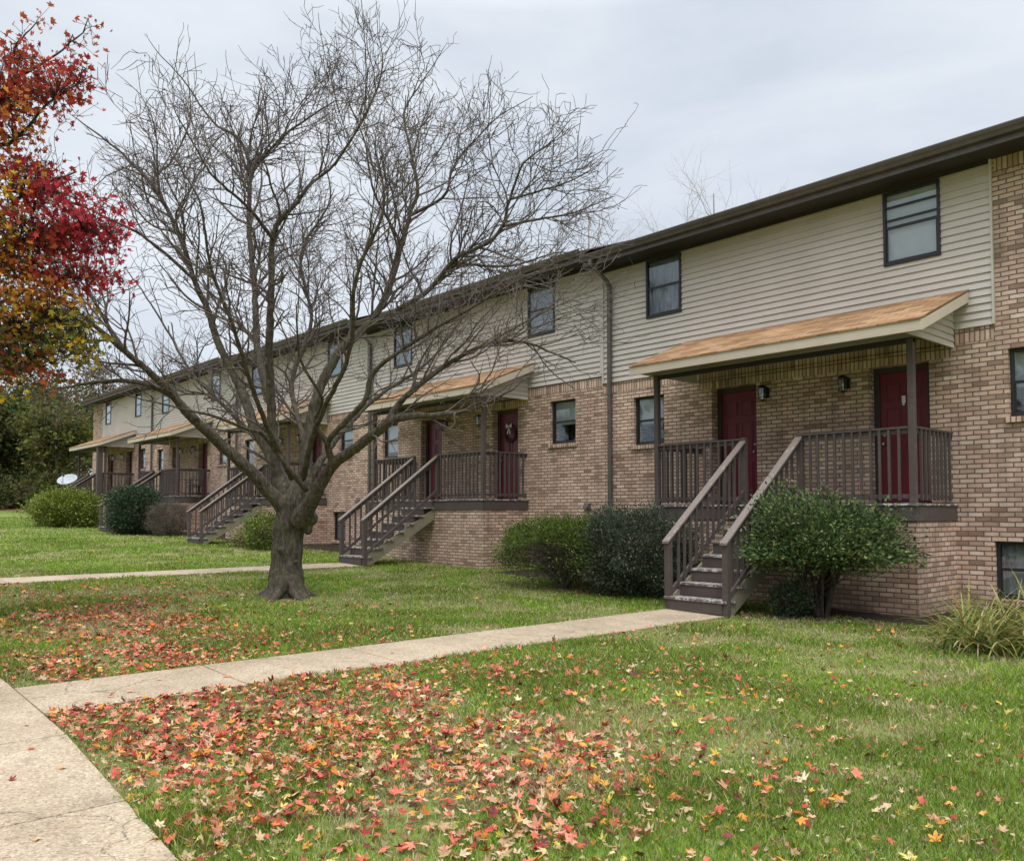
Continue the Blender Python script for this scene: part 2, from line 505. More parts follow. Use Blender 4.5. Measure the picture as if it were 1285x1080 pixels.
# ------------------------------------------------------------------ the ground, walks
SW_Y = 1.5                                  # far edge of the sidewalk
PW = [(-7.87, -6.86), (-17.4, -16.4), (-26.9, -25.95), (-36.45, -35.45), (-45.95, -44.95)]
def ground():
    xs = np.unique(np.concatenate([np.linspace(-400, -100, 13), np.arange(-100, 8, 1.0), np.linspace(8, 400, 12), GX]))
    ys = np.unique(np.concatenate([np.linspace(-300, -8, 10), np.arange(-8, 40, 1.5), np.linspace(40, 400, 12)]))
    X, Y = np.meshgrid(xs, ys)
    Z = gz(X)
    V = np.stack([X, Y, Z], -1).reshape(-1, 3)
    n = len(xs); m = len(ys)
    i = (np.arange(m - 1)[:, None] * n + np.arange(n - 1)[None, :]).ravel()
    F = np.stack([i, i + 1, i + n + 1, i + n], -1)
    o = link_mesh('ground', np_mesh('ground', V, F, smooth=True), M['lawn'])
    tag(o, kind='structure')
ground()
def edge_y(x):
    return 1.53 - .16 * np.clip((np.asarray(x) + 6.4) / 2.8, 0, 1.4)
def slab(mb, x0, x1, y0, y1, lift=.03):
    xs = [x0] + [g for g in GX if x0 < g < x1] + [x1]
    for a, b in zip(xs[:-1], xs[1:]):
        za, zb = gz(a), gz(b)
        i = len(mb.v)
        ya_, yb_ = (y1, y1) if y1 is not None else (float(edge_y(a)), float(edge_y(b)))
        mb.v += [(a, y0, za - .1), (b, y0, zb - .1), (b, yb_, zb - .1), (a, ya_, za - .1), (a, y0, za + lift), (b, y0, zb + lift), (b, yb_, zb + lift), (a, ya_, za + lift)]
        mb.f += [tuple(i + k for k in q) for q in ((0, 3, 2, 1), (4, 5, 6, 7), (0, 1, 5, 4), (1, 2, 6, 5), (2, 3, 7, 6), (3, 0, 4, 7))]
mb = MB()
x = 6.0
while x > -70:
    slab(mb, x - 1.52 + .006, x - .006, 0.0 - .3, None)
    x -= 1.52
o = mb.build('sidewalk', M['concrete'], bevel=.008); tag(o, kind='structure')
mb = MB()
for k, (a, b) in enumerate(PW[:2]):
    y = 1.54
    while y < 9.9:
        y1 = min(y + 1.55, 10.02)
        slab(mb, a, b, y, y1 - .012, .026)
        y = y1
o = mb.build('path', M['concrete'], bevel=.008); tag(o, kind='structure')

# mulch beds along the foundations (low mounded sheets)
def bed(x0, x1, y0, y1):
    nx = max(2, int((x1 - x0) / .12)); ny = max(2, int((y1 - y0) / .12))
    xs = np.linspace(x0, x1, nx); ys = np.linspace(y0, y1, ny)
    X, Y = np.meshgrid(xs, ys)
    edge = np.minimum.reduce([(X - x0), (x1 - X), (Y - y0) * 1.0])
    wob = .12 * np.sin(X * 2.3) + .08 * np.sin(X * 5.1 + 1)
    Y2 = Y + wob * (1 - (Y - y0) / (y1 - y0))
    Z = gz(X) + np.clip(edge, 0, .3) * .14 - .006 + rng.uniform(0, .018, X.shape) * (edge > .05)
    V = np.stack([X, Y2, Z], -1).reshape(-1, 3)
    n = nx
    i = (np.arange(ny - 1)[:, None] * n + np.arange(n - 1)[None, :]).ravel()
    return V, np.stack([i, i + 1, i + n + 1, i + n], -1)
Vs, Fs, off = [], [], 0
for (x0, x1, y0, y1) in [(-6.7, -1.5, 11.25, 13.5), (-13.9, -8.0, 11.5, 13.5), (-25.8, -20.0, 11.9, 13.5), (-35.3, -27, 11.7, 13.5), (-50, -36.6, 11.6, 13.5)]:
    V, F = bed(x0, x1, y0, y1); Vs.append(V); Fs.append(F + off); off += len(V)
o = link_mesh('mulch', np_mesh('mulch', np.concatenate(Vs), np.concatenate(Fs)), M['mulch']); tag(o, kind='structure')
BEDS = [(-6.7, -1.5, 11.35), (-13.9, -8.0, 11.6), (-25.8, -20.0, 12.0), (-35.3, -27, 11.8), (-50, -36.6, 11.7)]

# ------------------------------------------------------------------ townhouses
WY = 13.4           # facade plane
PY = 12.0           # porch front
BACK = 22.0
PER = 9.53
def wall_face(mb, x0, x1, z0, z1, y, depth, holes):
    """front face of a wall in plane y with rectangular openings (x0,x1,z0,z1); reveals go back by depth"""
    xs = sorted(set([x0, x1] + [v for h in holes for v in h[:2] if x0 < v < x1]))
    zs = sorted(set([z0, z1] + [v for h in holes for v in h[2:] if z0 < v < z1]))
    for a, b in zip(xs[:-1], xs[1:]):
        for c, d in zip(zs[:-1], zs[1:]):
            cx, cz = (a + b) / 2, (c + d) / 2
            if any(h[0] < cx < h[1] and h[2] < cz < h[3] for h in holes): continue
            mb.quad((a, y, c), (b, y, c), (b, y, d), (a, y, d))
    for h in holes:
        a, b, c, d = h
        if cxin(h, x0, x1, z0, z1):
            mb.quad((a, y, c), (a, y + depth, c), (a, y + depth, d), (a, y, d))
            mb.quad((b, y, c), (b, y, d), (b, y + depth, d), (b, y + depth, c))
            mb.quad((a, y, d), (a, y + depth, d), (b, y + depth, d), (b, y, d))
            mb.quad((a, y, c), (b, y, c), (b, y + depth, c), (a, y + depth, c))
def cxin(h, x0, x1, z0, z1):
    return x0 <= (h[0] + h[1]) / 2 <= x1 and z0 <= (h[2] + h[3]) / 2 <= z1

def window(root, h, y, blind, bars=0, sill=False, label=None):
    a, b, c, d = h
    w = MB()
    t = .045
    w.box(a, a + t, y, y + .07, c, d).box(b - t, b, y, y + .07, c, d)
    w.box(a + t, b - t, y, y + .07, d - t, d).box(a + t, b - t, y, y + .07, c, c + t)
    win = w.build('window', M['winframe'], root, bevel=.004)
    if label: win['label'] = label
    mid = (c + d) / 2 + .01
    s = MB()
    s.box(a + t, b - t, y + .018, y + .045, mid - .022, mid + .022)
    for q in range(bars):
        zz = d - t - (d - mid) * (q + 1) * .36
        s.box(a + t, b - t, y + .018, y + .045, zz - .018, zz + .018)
    for x_ in (a + t, b - t - .022):
        s.box(x_, x_ + .022, y + .021, y + .043, c + t, mid - .022)
    s.box(a + t + .022, b - t - .022, y + .021, y + .043, c + t, c + t + .03)
    s.build('sash', M['winframe'], win)
    g = MB(); g.box(a + t, b - t, y + .030, y + .034, c + t, d - t); g.build('pane', M['glass'], win)
    bl = MB()
    z_low = {'full': c + t, 'half': mid - .05, 'low': c + (d - c) * .2}.get(blind, mid)
    if blind == 'curtain':
        n = 28
        pts = [(a + t + (b - a - 2 * t) * k / n, y + .10 + .014 * math.sin(k * 1.7)) for k in range(n + 1)]
        for (p0, q0), (p1, q1) in zip(pts[:-1], pts[1:]):
            bl.quad((p0, q0, c + .03), (p1, q1, c + .03), (p1, q1, d - .03), (p0, q0, d - .03))
        bl.build('curtain', M['curtain'], win)
    elif blind:
        zz = d - t
        while zz > z_low:
            bl.quad((a + .03, y + .085, zz), (b - .03, y + .085, zz), (b - .03, y + .066 + .03, zz - .030), (a + .03, y + .066 + .03, zz - .030))
            zz -= .028
        bl.build('blind', M['blind'], win)
    if sill:
        sl = MB(); sl.box(a - .04, b + .04, y - .115, y + .004, c - .085, c - .004); sl.build('sill', M['sill'], win, bevel=.004)
    return win

def door(root, a, b, zb, y0, knob_right, ornament=None):
    y = y0 + .07
    """opening a..b; jambs, header, six raised panels, knob"""
    zt = zb + 2.22
    dl = MB(); dl.box(a + .09, b - .09, y + .13, y + .175, zb + .04, zt - .09)
    d = dl.build('door', M['door'], root, bevel=.003)
    fr = MB()
    fr.box(a, a + .09, y + .10, y + .19, zb, zt).box(b - .09, b, y + .10, y + .19, zb, zt).box(a + .09, b - .09, y + .10, y + .19, zt - .09, zt)
    fr.box(a + .09, b - .09, y + .08, y + .19, zb, zb + .04)
    fr.build('door_frame', M['doorframe'], d, bevel=.004)
    pn = MB()
    w = (b - a - .18)
    for (u0, u1) in ((.12, .46), (.54, .88)):
        for (v0, v1) in ((.10, .78), (.92, 1.52), (1.62, 1.92)):
            x0, x1 = a + .09 + w * u0, a + .09 + w * u1
            z0, z1 = zb + .04 + v0, zb + .04 + v1
            pn.box(x0, x1, y + .122, y + .1305, z0, z0 + .018).box(x0, x1, y + .122, y + .1305, z1 - .018, z1)
            pn.box(x0, x0 + .018, y + .122, y + .1305, z0 + .018, z1 - .018).box(x1 - .018, x1, y + .122, y + .1305, z0 + .018, z1 - .018)
            pn.box(x0 + .035, x1 - .035, y + .120, y + .1305, z0 + .035, z1 - .035)
    pn.build('door_panel', M['door'], d, bevel=.003)
    kx = b - .15 if knob_right else a + .15
    k = MB(); k.tube([(kx, y + .13, zb + .98), (kx, y + .085, zb + .98)], [.028, .014]); k.sphere((kx, y + .075, zb + .98), .028)
    k2 = MB(); k2.tube([(kx, y + .13, zb + 1.12), (kx, y + .108, zb + 1.12)], .026); k2.build('deadbolt', M['brass'], d, smooth=True)
    k.build('door_knob', M['brass'], d, smooth=True)
    if ornament == 'knocker':
        q = MB(); q.box(a + w * .5 + .06, a + w * .5 + .12, y + .112, y + .121, zb + 1.62, zb + 1.74)
        q.sphere((a + w * .5 + .09, y + .108, zb + 1.60), .022)
        q.build('door_knocker', M['white'], d, bevel=.004)
    elif ornament == 'wreath':
        q = MB()
        pts = [((a + b) / 2 + .19 * math.cos(t_ * math.pi / 9), y + .10, zb + 1.62 + .19 * math.sin(t_ * math.pi / 9)) for t_ in range(19)]
        q.tube(pts, .035, 6, caps=False)
        for t_ in range(40):
            an = random.uniform(0, 6.28); rr = random.uniform(.15, .24)
            cx_, cz_ = (a + b) / 2 + rr * math.cos(an), zb + 1.62 + rr * math.sin(an)
            q.tube([(cx_, y + .08, cz_), (cx_ + random.uniform(-.06, .06), y + .05, cz_ + random.uniform(-.06, .06))], [.012, .003], 4)
        q.build('wreath', plain('wreath_twigs', (.09, .035, .03), .8), d)
        q = MB()
        for s_ in (-1, 1):
            q.prism_y(y + .045, y + .058, [((a + b) / 2, zb + 1.80), ((a + b) / 2 + s_ * .10, zb + 1.87), ((a + b) / 2 + s_ * .10, zb + 1.75)] [::s_])
            q.prism_y(y + .045, y + .058, [((a + b) / 2, zb + 1.80), ((a + b) / 2 + s_ * .07, zb + 1.62), ((a + b) / 2 + s_ * .03, zb + 1.61)][::s_])
        q.build('bow', M['white'], d)
    return d

def lantern(root, x, y, z):
    m = MB()
    m.box(x - .05, x + .05, y - .018, y - .001, z - .08, z + .10)
    m.tube([(x, y - .018, z + .05), (x, y - .07, z + .13), (x, y - .13, z + .14), (x, y - .14, z + .10)], .010, 6)
    cy = y - .14
    for (s, zz) in ((.062, z + .085), (.046, z - .135)):
        m.box(x - s, x + s, cy - s, cy + s, zz, zz + .012)
    i = len(m.v)      # pyramid cap
    m.v += [(x - .07, cy - .07, z + .097), (x + .07, cy - .07, z + .097), (x + .07, cy + .07, z + .097), (x - .07, cy + .07, z + .097), (x, cy, z + .15)]
    m.f += [(i, i + 1, i + 4), (i + 1, i + 2, i + 4), (i + 2, i + 3, i + 4), (i + 3, i, i + 4), (i + 3, i + 2, i + 1, i)]
    for sx in (-1, 1):
        for sy in (-1, 1):
            m.tube([(x + sx * .043, cy + sy * .043, z - .125), (x + sx * .058, cy + sy * .058, z + .087)], .006, 4)
    m.tube([(x, cy, z - .135), (x, cy, z - .165)], [.02, .005], 6)
    l = m.build('wall_lantern', M['black'], root)
    g = MB(); i = 0
    g.v = [(x - .040, cy - .040, z - .122), (x + .040, cy - .040, z - .122), (x + .040, cy + .040, z - .122), (x - .040, cy + .040, z - .122),
           (x - .054, cy - .054, z + .084), (x + .054, cy - .054, z + .084), (x + .054, cy + .054, z + .084), (x - .054, cy + .054, z + .084)]
    g.f = [(0, 1, 5, 4), (1, 2, 6, 5), (2, 3, 7, 6), (3, 0, 4, 7)]
    g.build('lantern_glass', M['lampglass'], l)
    b = MB(); b.tube([(x, cy, z - .12), (x, cy, z - .06)], .014, 8); b.sphere((x, cy, z - .02), .026, sz=1.4)
    b.build('bulb', M['white'], l, smooth=True)
M['lampglass'] = M['glass']

def townhouse(k):
    dx = -PER * k
    dz = .17 * k
    c = -7.43 + dx                       # porch centre
    x1 = -2.67 if k == 0 else -12.2 + PER + dx
    x0 = -12.2 + dx if k < 4 else -50.35
    labels = ['nearest tan brick and cream siding townhouse with brick pier at its right end',
              'second nearest brick townhouse, its porch half screened by the bare tree branches',
              'middle brick townhouse of the row, seen behind the bare tree trunk',
              'fourth brick townhouse with a dark chair on its porch',
              'farthest brick townhouse at the left end of the row, beside the satellite dish']
    root = empty('townhouse', (c, WY, float(gz(c))))
    tag(root, labels[k], 'townhouse', 'townhouses joined in a row')
    deck = 1.62 + dz
    SB = 4.25 + dz                       # bottom of siding
    ST = 6.70 + dz                       # soffit
    g0 = float(gz(x0)) - .3
    sx0 = x0 if k < 4 else -48.5         # siding limits (brick piers at the row ends)
    sx1 = x1 if k > 0 else -4.49
    # openings
    doors = [(-9.42 + dx, -8.46 + dx), (-6.37 + dx, -5.42 + dx)]
    low_w = [(-11.35 + dx, -10.56 + dx, 2.87 + dz, 3.86 + dz), (-4.31 + dx, -3.5 + dx, 2.87 + dz, 3.86 + dz)]
    if k == 0: upw = [(-10.97, -10.09), (-6.07, -5.19)]
    elif k == 4: upw = [(c - 2.4, c - 1.5), (c + 2.45, c + 3.3)]
    else: upw = [(c - 3.3, c - 2.4), (c + 2.4, c + 3.3)]
    upw = [(a, b, 5.44 + dz, 6.63 + dz) for a, b in upw]
    base_w = [(-4.55 + dx, -3.6 + dx, .24 + dz, 1.07 + dz)]
    if k == 2: base_w = [(-23.74, -22.95, .6, 1.5)]
    if k >= 3: base_w = []
    holes = low_w + base_w + [(a, b, deck, deck + 2.22) for a, b in doors]
    w = MB()
    ztop = ST
    wall_face(w, x0, x1, g0, SB, WY, .27, holes)
    if sx1 < x1: wall_face(w, sx1, x1, SB, ztop, WY, .2, [])
    if sx0 > x0: wall_face(w, x0, sx0, SB, ztop, WY, .2, [])
    # sides and back, gable triangles
    ry = (WY + BACK) / 2; rz = ST + .1 + (ry - WY + .6) * .36
    for xx in (x0, x1):
        w.quad((xx, WY, g0), (xx, BACK, g0), (xx, BACK, ST), (xx, ry, rz - .12), (xx, WY, ST))
    w.quad((x0, BACK, g0), (x1, BACK, g0), (x1, BACK, ST), (x0, BACK, ST))
    w.build('wall', M['brick'], root)
    # soldier course below the siding, 4 mm proud
    s = MB()
    s.box(sx0 + .02, sx1, WY - .006, WY + .02, SB - .215, SB - .004)
    for h in low_w + base_w:
        pass
    s.box(-9.7 + dx, -5.08 + dx, WY - .006, WY + .02, deck + 2.225, deck + 2.43)
    s.build('soldier_course', M['soldier'], root)
    # lap siding with true overlap
    s = MB()
    ex = .112
    z = SB
    while z < ST - .001:
        zt = min(z + ex, ST)
        cuts = [sx0] + sorted([v for h in upw if h[2] < (z + zt) / 2 < h[3] for v in h[:2]]) + [sx1]
        for q in range(0, len(cuts), 2):
            a, b = cuts[q], cuts[q + 1]
            yb, yt = WY - .034, WY - .010
            s.quad((a, yb, z), (b, yb, z), (b, yt, zt), (a, yt, zt))
            s.quad((a, WY, z), (b, WY, z), (b, yb, z), (a, yb, z))
            s.quad((a, WY, z), (a, yb, z), (a, yt, zt), (a, WY, zt))
            s.quad((b, WY, z), (b, WY, zt), (b, yt, zt), (b, yb, z))
        z = zt
    s.build('siding', M['siding'], root)
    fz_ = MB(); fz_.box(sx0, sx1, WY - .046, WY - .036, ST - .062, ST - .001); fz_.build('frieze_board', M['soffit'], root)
    if sx1 < x1:
        fz_ = MB(); fz_.box(sx1 + .06, x1 - .002, WY - .006, WY + .02, ST - .22, ST - .004); fz_.build('soldier_course', M['soldier'], root)
    # backing wall behind the siding, with the window openings
    s = MB(); wall_face(s, sx0, sx1, SB, ST, WY - .003, .16, upw)
    s.build('sheathing', M['siding'], root)
    t = MB(); t2 = MB()
    if k == 0: t.box(sx1 - .001, sx1 + .03, WY - .045, WY - .001, SB, ST)
    if k == 4: t2.box(sx0 - .05, sx0 + .001, WY - .045, WY - .001, SB, ST)
    if k > 0: t.box(sx1 - .05, sx1 - .001, WY - .045, WY - .001, SB, ST)
    if k < 4: t2.box(sx0 + .001, sx0 + .05, WY - .046, WY - .001, SB, ST)
    t.build('corner_trim', M['siding'], root); t2.build('corner_trim', M['siding'], root)
    # windows
    kinds = ['half', 'half', 'curtain', 'half', 'low']
    window(root, low_w[0], WY + .07, 'half' if k % 2 == 0 else 'low', 0, True)
    window(root, low_w[1], WY + .07, 'half' if k != 3 else 'low', 0, True)
    for q, h in enumerate(upw):
        window(root, h, WY - .05, 'full' if (k == 0 and q == 1) else ('curtain' if k != 3 else 'half'), 2 if (k == 0 and q == 1) else 0, False)
    for h in base_w: window(root, h, WY + .07, 'curtain', 0, True)
    # doors
    door(root, *doors[0], deck, WY, True, None)
    door(root, *doors[1], deck, WY, False, 'knocker' if k == 0 else ('wreath' if k == 1 else None))
    lantern(root, -8.24 + dx, WY, 3.62 + dz)
    lantern(root, -6.74 + dx, WY, 3.62 + dz)
    # main roof: shingles, soffit, fascia, gutter
    gy = 12.80
    zr = 6.90 + dz
    sl = .36
    rx0, rx1 = x0 - (.25 if k == 4 else .04), x1 + (.25 if k == 0 else .0)
    if k > 0: rx1 = x1 - .045
    rp = ry
    zrid = zr + (rp - gy - .05) * sl
    r = MB()
    r.prism_x(rx0, rx1, [(gy + .03, zr - .01), (gy + .03, zr - .03), (rp, zrid - .05), (2 * rp - gy, zr - .03), (2 * rp - gy, zr - .01), (rp, zrid)])
    roof = r.build('roof', M['roofshingle'], root)
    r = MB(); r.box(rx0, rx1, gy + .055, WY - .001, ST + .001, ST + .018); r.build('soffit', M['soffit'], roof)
    r = MB(); r.box(rx0, rx1, gy + .030, gy + .053, ST - .02, zr - .035); r.build('fascia', M['gutter'], roof)
    # K-style gutter profile
    gp = [(gy + .028, zr - .005), (gy + .028, zr - .13), (gy - .045, zr - .13), (gy - .062, zr - .085), (gy - .085, zr - .060), (gy - .100, zr - .018), (gy - .100, zr),
          (gy - .090, zr), (gy - .090, zr - .015), (gy - .052, zr - .085), (gy - .038, zr - .12), (gy + .02, zr - .12), (gy + .02, zr - .005)]
    r = MB(); r.prism_x(rx0, rx1, gp); r.build('gutter', M['gutter'], roof)
    for xx in ((x0, x1) if k in (0, 4) else ()):
        pass
    # downspout at the left boundary of this house
    xd = x0 + .26 if k < 4 else x0 + .3
    if k == 4: xd = c + 5.05
    zb = float(gz(xd)) + .08
    def rect_pipe(mb_, pts, hw=.045, hd=.033):
        i0 = len(mb_.v)
        for (px_, py_, pz_) in pts:
            mb_.v += [(px_ - hw, py_ - hd, pz_), (px_ + hw, py_ - hd, pz_), (px_ + hw, py_ + hd, pz_), (px_ - hw, py_ + hd, pz_)]
        for q in range(len(pts) - 1):
            for j in range(4):
                l = (j + 1) % 4
                mb_.f.append((i0 + q * 4 + j, i0 + q * 4 + l, i0 + q * 4 + 4 + l, i0 + q * 4 + 4 + j))
        mb_.f.append((i0 + 3, i0 + 2, i0 + 1, i0)); e = i0 + 4 * (len(pts) - 1); mb_.f.append((e, e + 1, e + 2, e + 3))
    if k < 4:
        t = MB()
        rect_pipe(t, [(xd - .02, gy - .04, zr - .12), (xd - .02, gy - .04, zr - .22), (xd, WY - .14, zr - .50), (xd, WY - .085, zr - .60), (xd, WY - .08, zb + .18), (xd, WY - .12, zb + .06), (xd, WY - .32, zb)])
        for zz in (zr - .9, (zr + zb) / 2 + .4, zb + .9):
            t.box(xd - .055, xd + .055, WY - .122, WY - .042, zz, zz + .03)
        t.build('downspout', M['downspout'], root, bevel=.006)
    # dryer vent and small wall vent
    t = MB()
    vx = x1 - .45 if k else -11.7
    t.box(vx - .07, vx + .07, WY - .05, WY + .001, 1.38 + dz, 1.52 + dz)
    t.prism_x(vx - .07, vx + .07, [(WY - .05, 1.42 + dz), (WY - .13, 1.40 + dz), (WY - .05, 1.52 + dz)])
    t.build('dryer_vent', M['gutter'], root)

    # ---------------- porch
    pl, pr = -9.73 + dx, -5.05 + dx
    nl, nr = -7.87 + dx, -6.86 + dx
    fb = deck - .25
    w = MB(); w.box(pl + .03, pr - .01, PY + .015, WY - .002, g0, fb - .003)
    w.build('porch_foundation', M['brick'], root)
    d = MB()
    y = PY - .02
    nb = 10
    for q in range(nb):
        ya = PY - .02 + (WY - PY + .02) * q / nb; yb_ = PY - .02 + (WY - PY + .02) * (q + 1) / nb - .008
        d.box(pl - .02, pr + .02, ya, yb_ - (0 if q < nb - 1 else -.004), deck - .032, deck)
    dk = d.build('porch_deck', M['tread'], root, bevel=.003)
    d = MB()
    d.box(pl, pr, PY - .002, PY + .036, fb, deck - .034)
    d.box(pr - .036, pr + .004, PY + .038, WY - .004, fb, deck - .034)
    d.box(pl - .004, pl + .036, PY + .038, WY - .004, fb, deck - .034)
    d.build('deck_fascia', M['wood'], dk, bevel=.003)
    ph = .045
    px = [-9.68 + dx + .0, -5.13 + dx]
    ceil = 3.97 + dz
    for xx in px:
        p_ = MB(); p_.box(xx - ph, xx + ph, PY + .04, PY + .13, deck, ceil - .01)
        p_.build('porch_post', M['wood'], root, bevel=.006)
        # short face block lapping the fascia at the post
    if k == 4:
        p_ = MB(); p_.box(px[1] - .12, px[1] + .12, PY - .30, PY - .06, float(gz(px[1])) - .1, ceil - .01)
        p_.build('porch_pillar', M['wood'], root, bevel=.01)
    rt = deck + 1.09
    def rail_run(p0, p1, name='porch_railing'):
        """horizontal railing between two points (x,y)"""
        a = np.array(p0); b = np.array(p1); Ln = np.linalg.norm(b - a); u = (b - a) / Ln
        hr = MB()
        alongx = abs(u[0]) > .5
        def bar(mb_, s0, s1, hw, z0_, z1_):
            q0, q1 = a + u * s0, a + u * s1
            if alongx: mb_.box(min(q0[0], q1[0]), max(q0[0], q1[0]), a[1] - hw, a[1] + hw, z0_, z1_)
            else: mb_.box(a[0] - hw, a[0] + hw, min(q0[1], q1[1]), max(q0[1], q1[1]), z0_, z1_)
        bar(hr, 0, Ln, .02, rt - .10, rt - .034)
        rail = hr.build(name, M['wood'], root, bevel=.003)
        t_ = MB(); bar(t_, 0, Ln, .048, rt - .032, rt); t_.build('handrail', M['wood'], rail, bevel=.004)
        t_ = MB(); bar(t_, 0, Ln, .02, deck + .07, deck + .13); t_.build('bottom_rail', M['wood'], rail, bevel=.003)
        n = max(2, int(Ln / .145))
        for j in range(1, n + 1):
            s_ = Ln * j / (n + 1)
            q_ = a + u * (s_ + random.uniform(-.008, .008)); tt = random.uniform(-.004, .004)
            t_ = MB()
            oy = -.036 if alongx else .0
            ox = 0 if alongx else -.036 * (1 if a[0] < c else -1)
            t_.box(q_[0] + ox - .017, q_[0] + ox + .017, q_[1] + oy - .0155, q_[1] + oy + .017, deck + .045, rt - .034)
            if tt: 
                for vi in range(4, 8):
                    v_ = t_.v[vi]; t_.v[vi] = (v_[0] + (tt if alongx else 0), v_[1] + (0 if alongx else tt), v_[2])
            t_.build('baluster', M['wood'], rail)
        return rail
    ry_ = PY + .085
    rail_run((px[0] + ph + .002, ry_), (nl - .047, ry_))
    rail_run((nr + .047, ry_), (px[1] - ph - .002, ry_))
    rail_run((px[1], PY + .134), (px[1], WY - .002))
    rail_run((px[0], PY + .134), (px[0], WY - .002))
    # ---------------- porch roof (shed canopy)
    cx0, cx1 = -9.98 + dx, -4.80 + dx
    fy = 11.68
    zc = 4.13 + dz; zw = 4.80 + dz
    rsl = (zw - zc) / (WY - fy)
    r = MB()
    r.prism_x(cx0, cx1, [(fy - .035, zc - .012), (fy - .035, zc + .012), (WY - .04, zw + .022), (WY - .04, zw - .002)])
    pr_ = r.build('porch_roof', M['shingle'], root)
    r = MB(); r.box(cx0 + .004, cx1 - .004, fy - .02, fy + .02, ceil, zc - .004); r.build('fascia', M['trimcream'], pr_, bevel=.003)
    for (xa, xb) in ((cx1 - .036, cx1 - .005), (cx0 + .005, cx0 + .036)):
        r = MB(); r.prism_x(xa, xb, [(fy + .022, ceil + .005), (fy + .022, zc - .006), (WY - .04, zw - .012), (WY - .04, zw - .17)])
        r.build('rake_board', M['trimcream'], pr_, bevel=.003)
    # gable infill in lapped siding
    for sgn, xg in ((1, pr - .0), (-1, pl)):
        r = MB()
        z_ = ceil + .0
        while z_ < zw - .1:
            zt_ = min(z_ + .1, zw - .02)
            ya = fy + .06 + max(0, (z_ - zc + .06) / rsl)
            yb2 = fy + .06 + max(0, (zt_ - zc + .06) / rsl)
            if ya < WY - .05:
                r.quad((xg + sgn * .03, ya, z_), (xg + sgn * .03, WY - .036, z_), (xg + sgn * .008, WY - .036, zt_), (xg + sgn * .008, min(yb2, WY - .05), zt_))
                r.quad((xg + sgn * .03, ya, z_), (xg + sgn * .008, ya, z_), (xg + sgn * .008, WY - .036, z_), (xg + sgn * .03, WY - .036, z_))
            z_ = zt_
        r.quad((xg, fy + .03, ceil + .0), (xg, WY - .036, ceil + .0), (xg, WY - .05, zw - .03), (xg, fy + .03, zc - .03))
        r.build('gable_infill', M['siding'], pr_)
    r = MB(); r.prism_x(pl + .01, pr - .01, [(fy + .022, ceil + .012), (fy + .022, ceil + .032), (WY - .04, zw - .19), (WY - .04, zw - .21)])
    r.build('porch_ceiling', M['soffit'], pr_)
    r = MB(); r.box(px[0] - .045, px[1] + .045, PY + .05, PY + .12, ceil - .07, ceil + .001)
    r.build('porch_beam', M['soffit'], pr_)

    # ---------------- stairs
    fz = float(gz((nl + nr) / 2)) + .03
    nris = 8
    rise = (deck - fz) / nris
    run = .283
    st = MB()
    st.box(nl + .05, nr - .05, PY - .040, PY - .003, deck - rise + .0, deck - .034)
    root_s = st.build('staircase', M['wood'], root)
    yb0 = PY - .02
    for q in range(1, nris):
        zt_ = deck - rise * q
        ya = yb0 - run * q
        t_ = MB()
        wx = random.uniform(-.004, .004)
        t_.box(nl - .035 + wx, nr + .035 + wx, ya - .015, ya + run / 2 - .004, zt_ - .036, zt_)
        t_.box(nl - .035 - wx, nr + .035 - wx, ya + run / 2 + .004, ya + run - .02, zt_ - .036, zt_)
        t_.build('tread', M['tread'], root_s, bevel=.004)
        t_ = MB(); t_.box(nl + .04, nr - .04, ya + .0, ya + .022, zt_ - rise + .0015, zt_ - .038)
        t_.build('riser', M['wood'], root_s)
    # stringers
    yN = yb0 - run * (nris - 1)
    for xs_ in (nl - .0, nr - .038):
        t_ = MB()
        prof = [(PY - .005, deck - .04 - rise * .9), (yN + .03, fz + rise - .04), (yN + .03, fz - .02), (yN + .22, fz - .02), (PY - .005, deck - .04 - rise * .9 - .27)]
        t_.prism_x(xs_, xs_ + .038, prof[::-1])
        t_.build('stringer', M['stringer'], root_s, bevel=.003)
    # newel posts and sloped rails
    yt = PY + .085; ybm = yN + .06
    zft = float(gz(c))
    for xs_, side in ((nl, -1), (nr, 1)):
        t_ = MB(); t_.box(xs_ - .045, xs_ + .045, yt - .045, yt + .045, deck, rt + .012); t_.build('newel_post', M['wood'], root_s, bevel=.006)
        t_ = MB(); t_.box(xs_ - .045, xs_ + .045, ybm - .045, ybm + .045, zft - .05, zft + 1.06); t_.build('newel_post', M['wood'], root_s, bevel=.006)
        zA = rt - .02; zB = zft + 1.075
        y0_, y1_ = ybm - .075, yt - .047
        s_ = (zA - zB) / (yt - ybm)
        f_ = lambda yy: zB + (yy - ybm) * s_
        t_ = MB(); t_.prism_x(xs_ - .06, xs_ + .06, [(y0_, f_(y0_) - .018), (y1_, f_(y1_) - .018), (y1_, f_(y1_) + .018), (y0_, f_(y0_) + .018)][::-1])
        hr = t_.build('handrail', M['woodtop'], root_s, bevel=.004)
        t_ = MB(); t_.prism_x(xs_ - .02, xs_ + .018, [(ybm + .047, f_(ybm + .047) - .125), (y1_, f_(y1_) - .125), (y1_, f_(y1_) - .021), (ybm + .047, f_(ybm + .047) - .021)][::-1])
        t_.build('rail_board', M['wood'], root_s, bevel=.003)
        lo = .80
        t_ = MB(); t_.prism_x(xs_ - .02, xs_ + .018, [(ybm + .047, f_(ybm + .047) - lo - .08), (y1_, f_(y1_) - lo - .08), (y1_, f_(y1_) - lo), (ybm + .047, f_(ybm + .047) - lo)][::-1])
        t_.build('bottom_rail', M['wood'], root_s, bevel=.003)
        nbal = 12
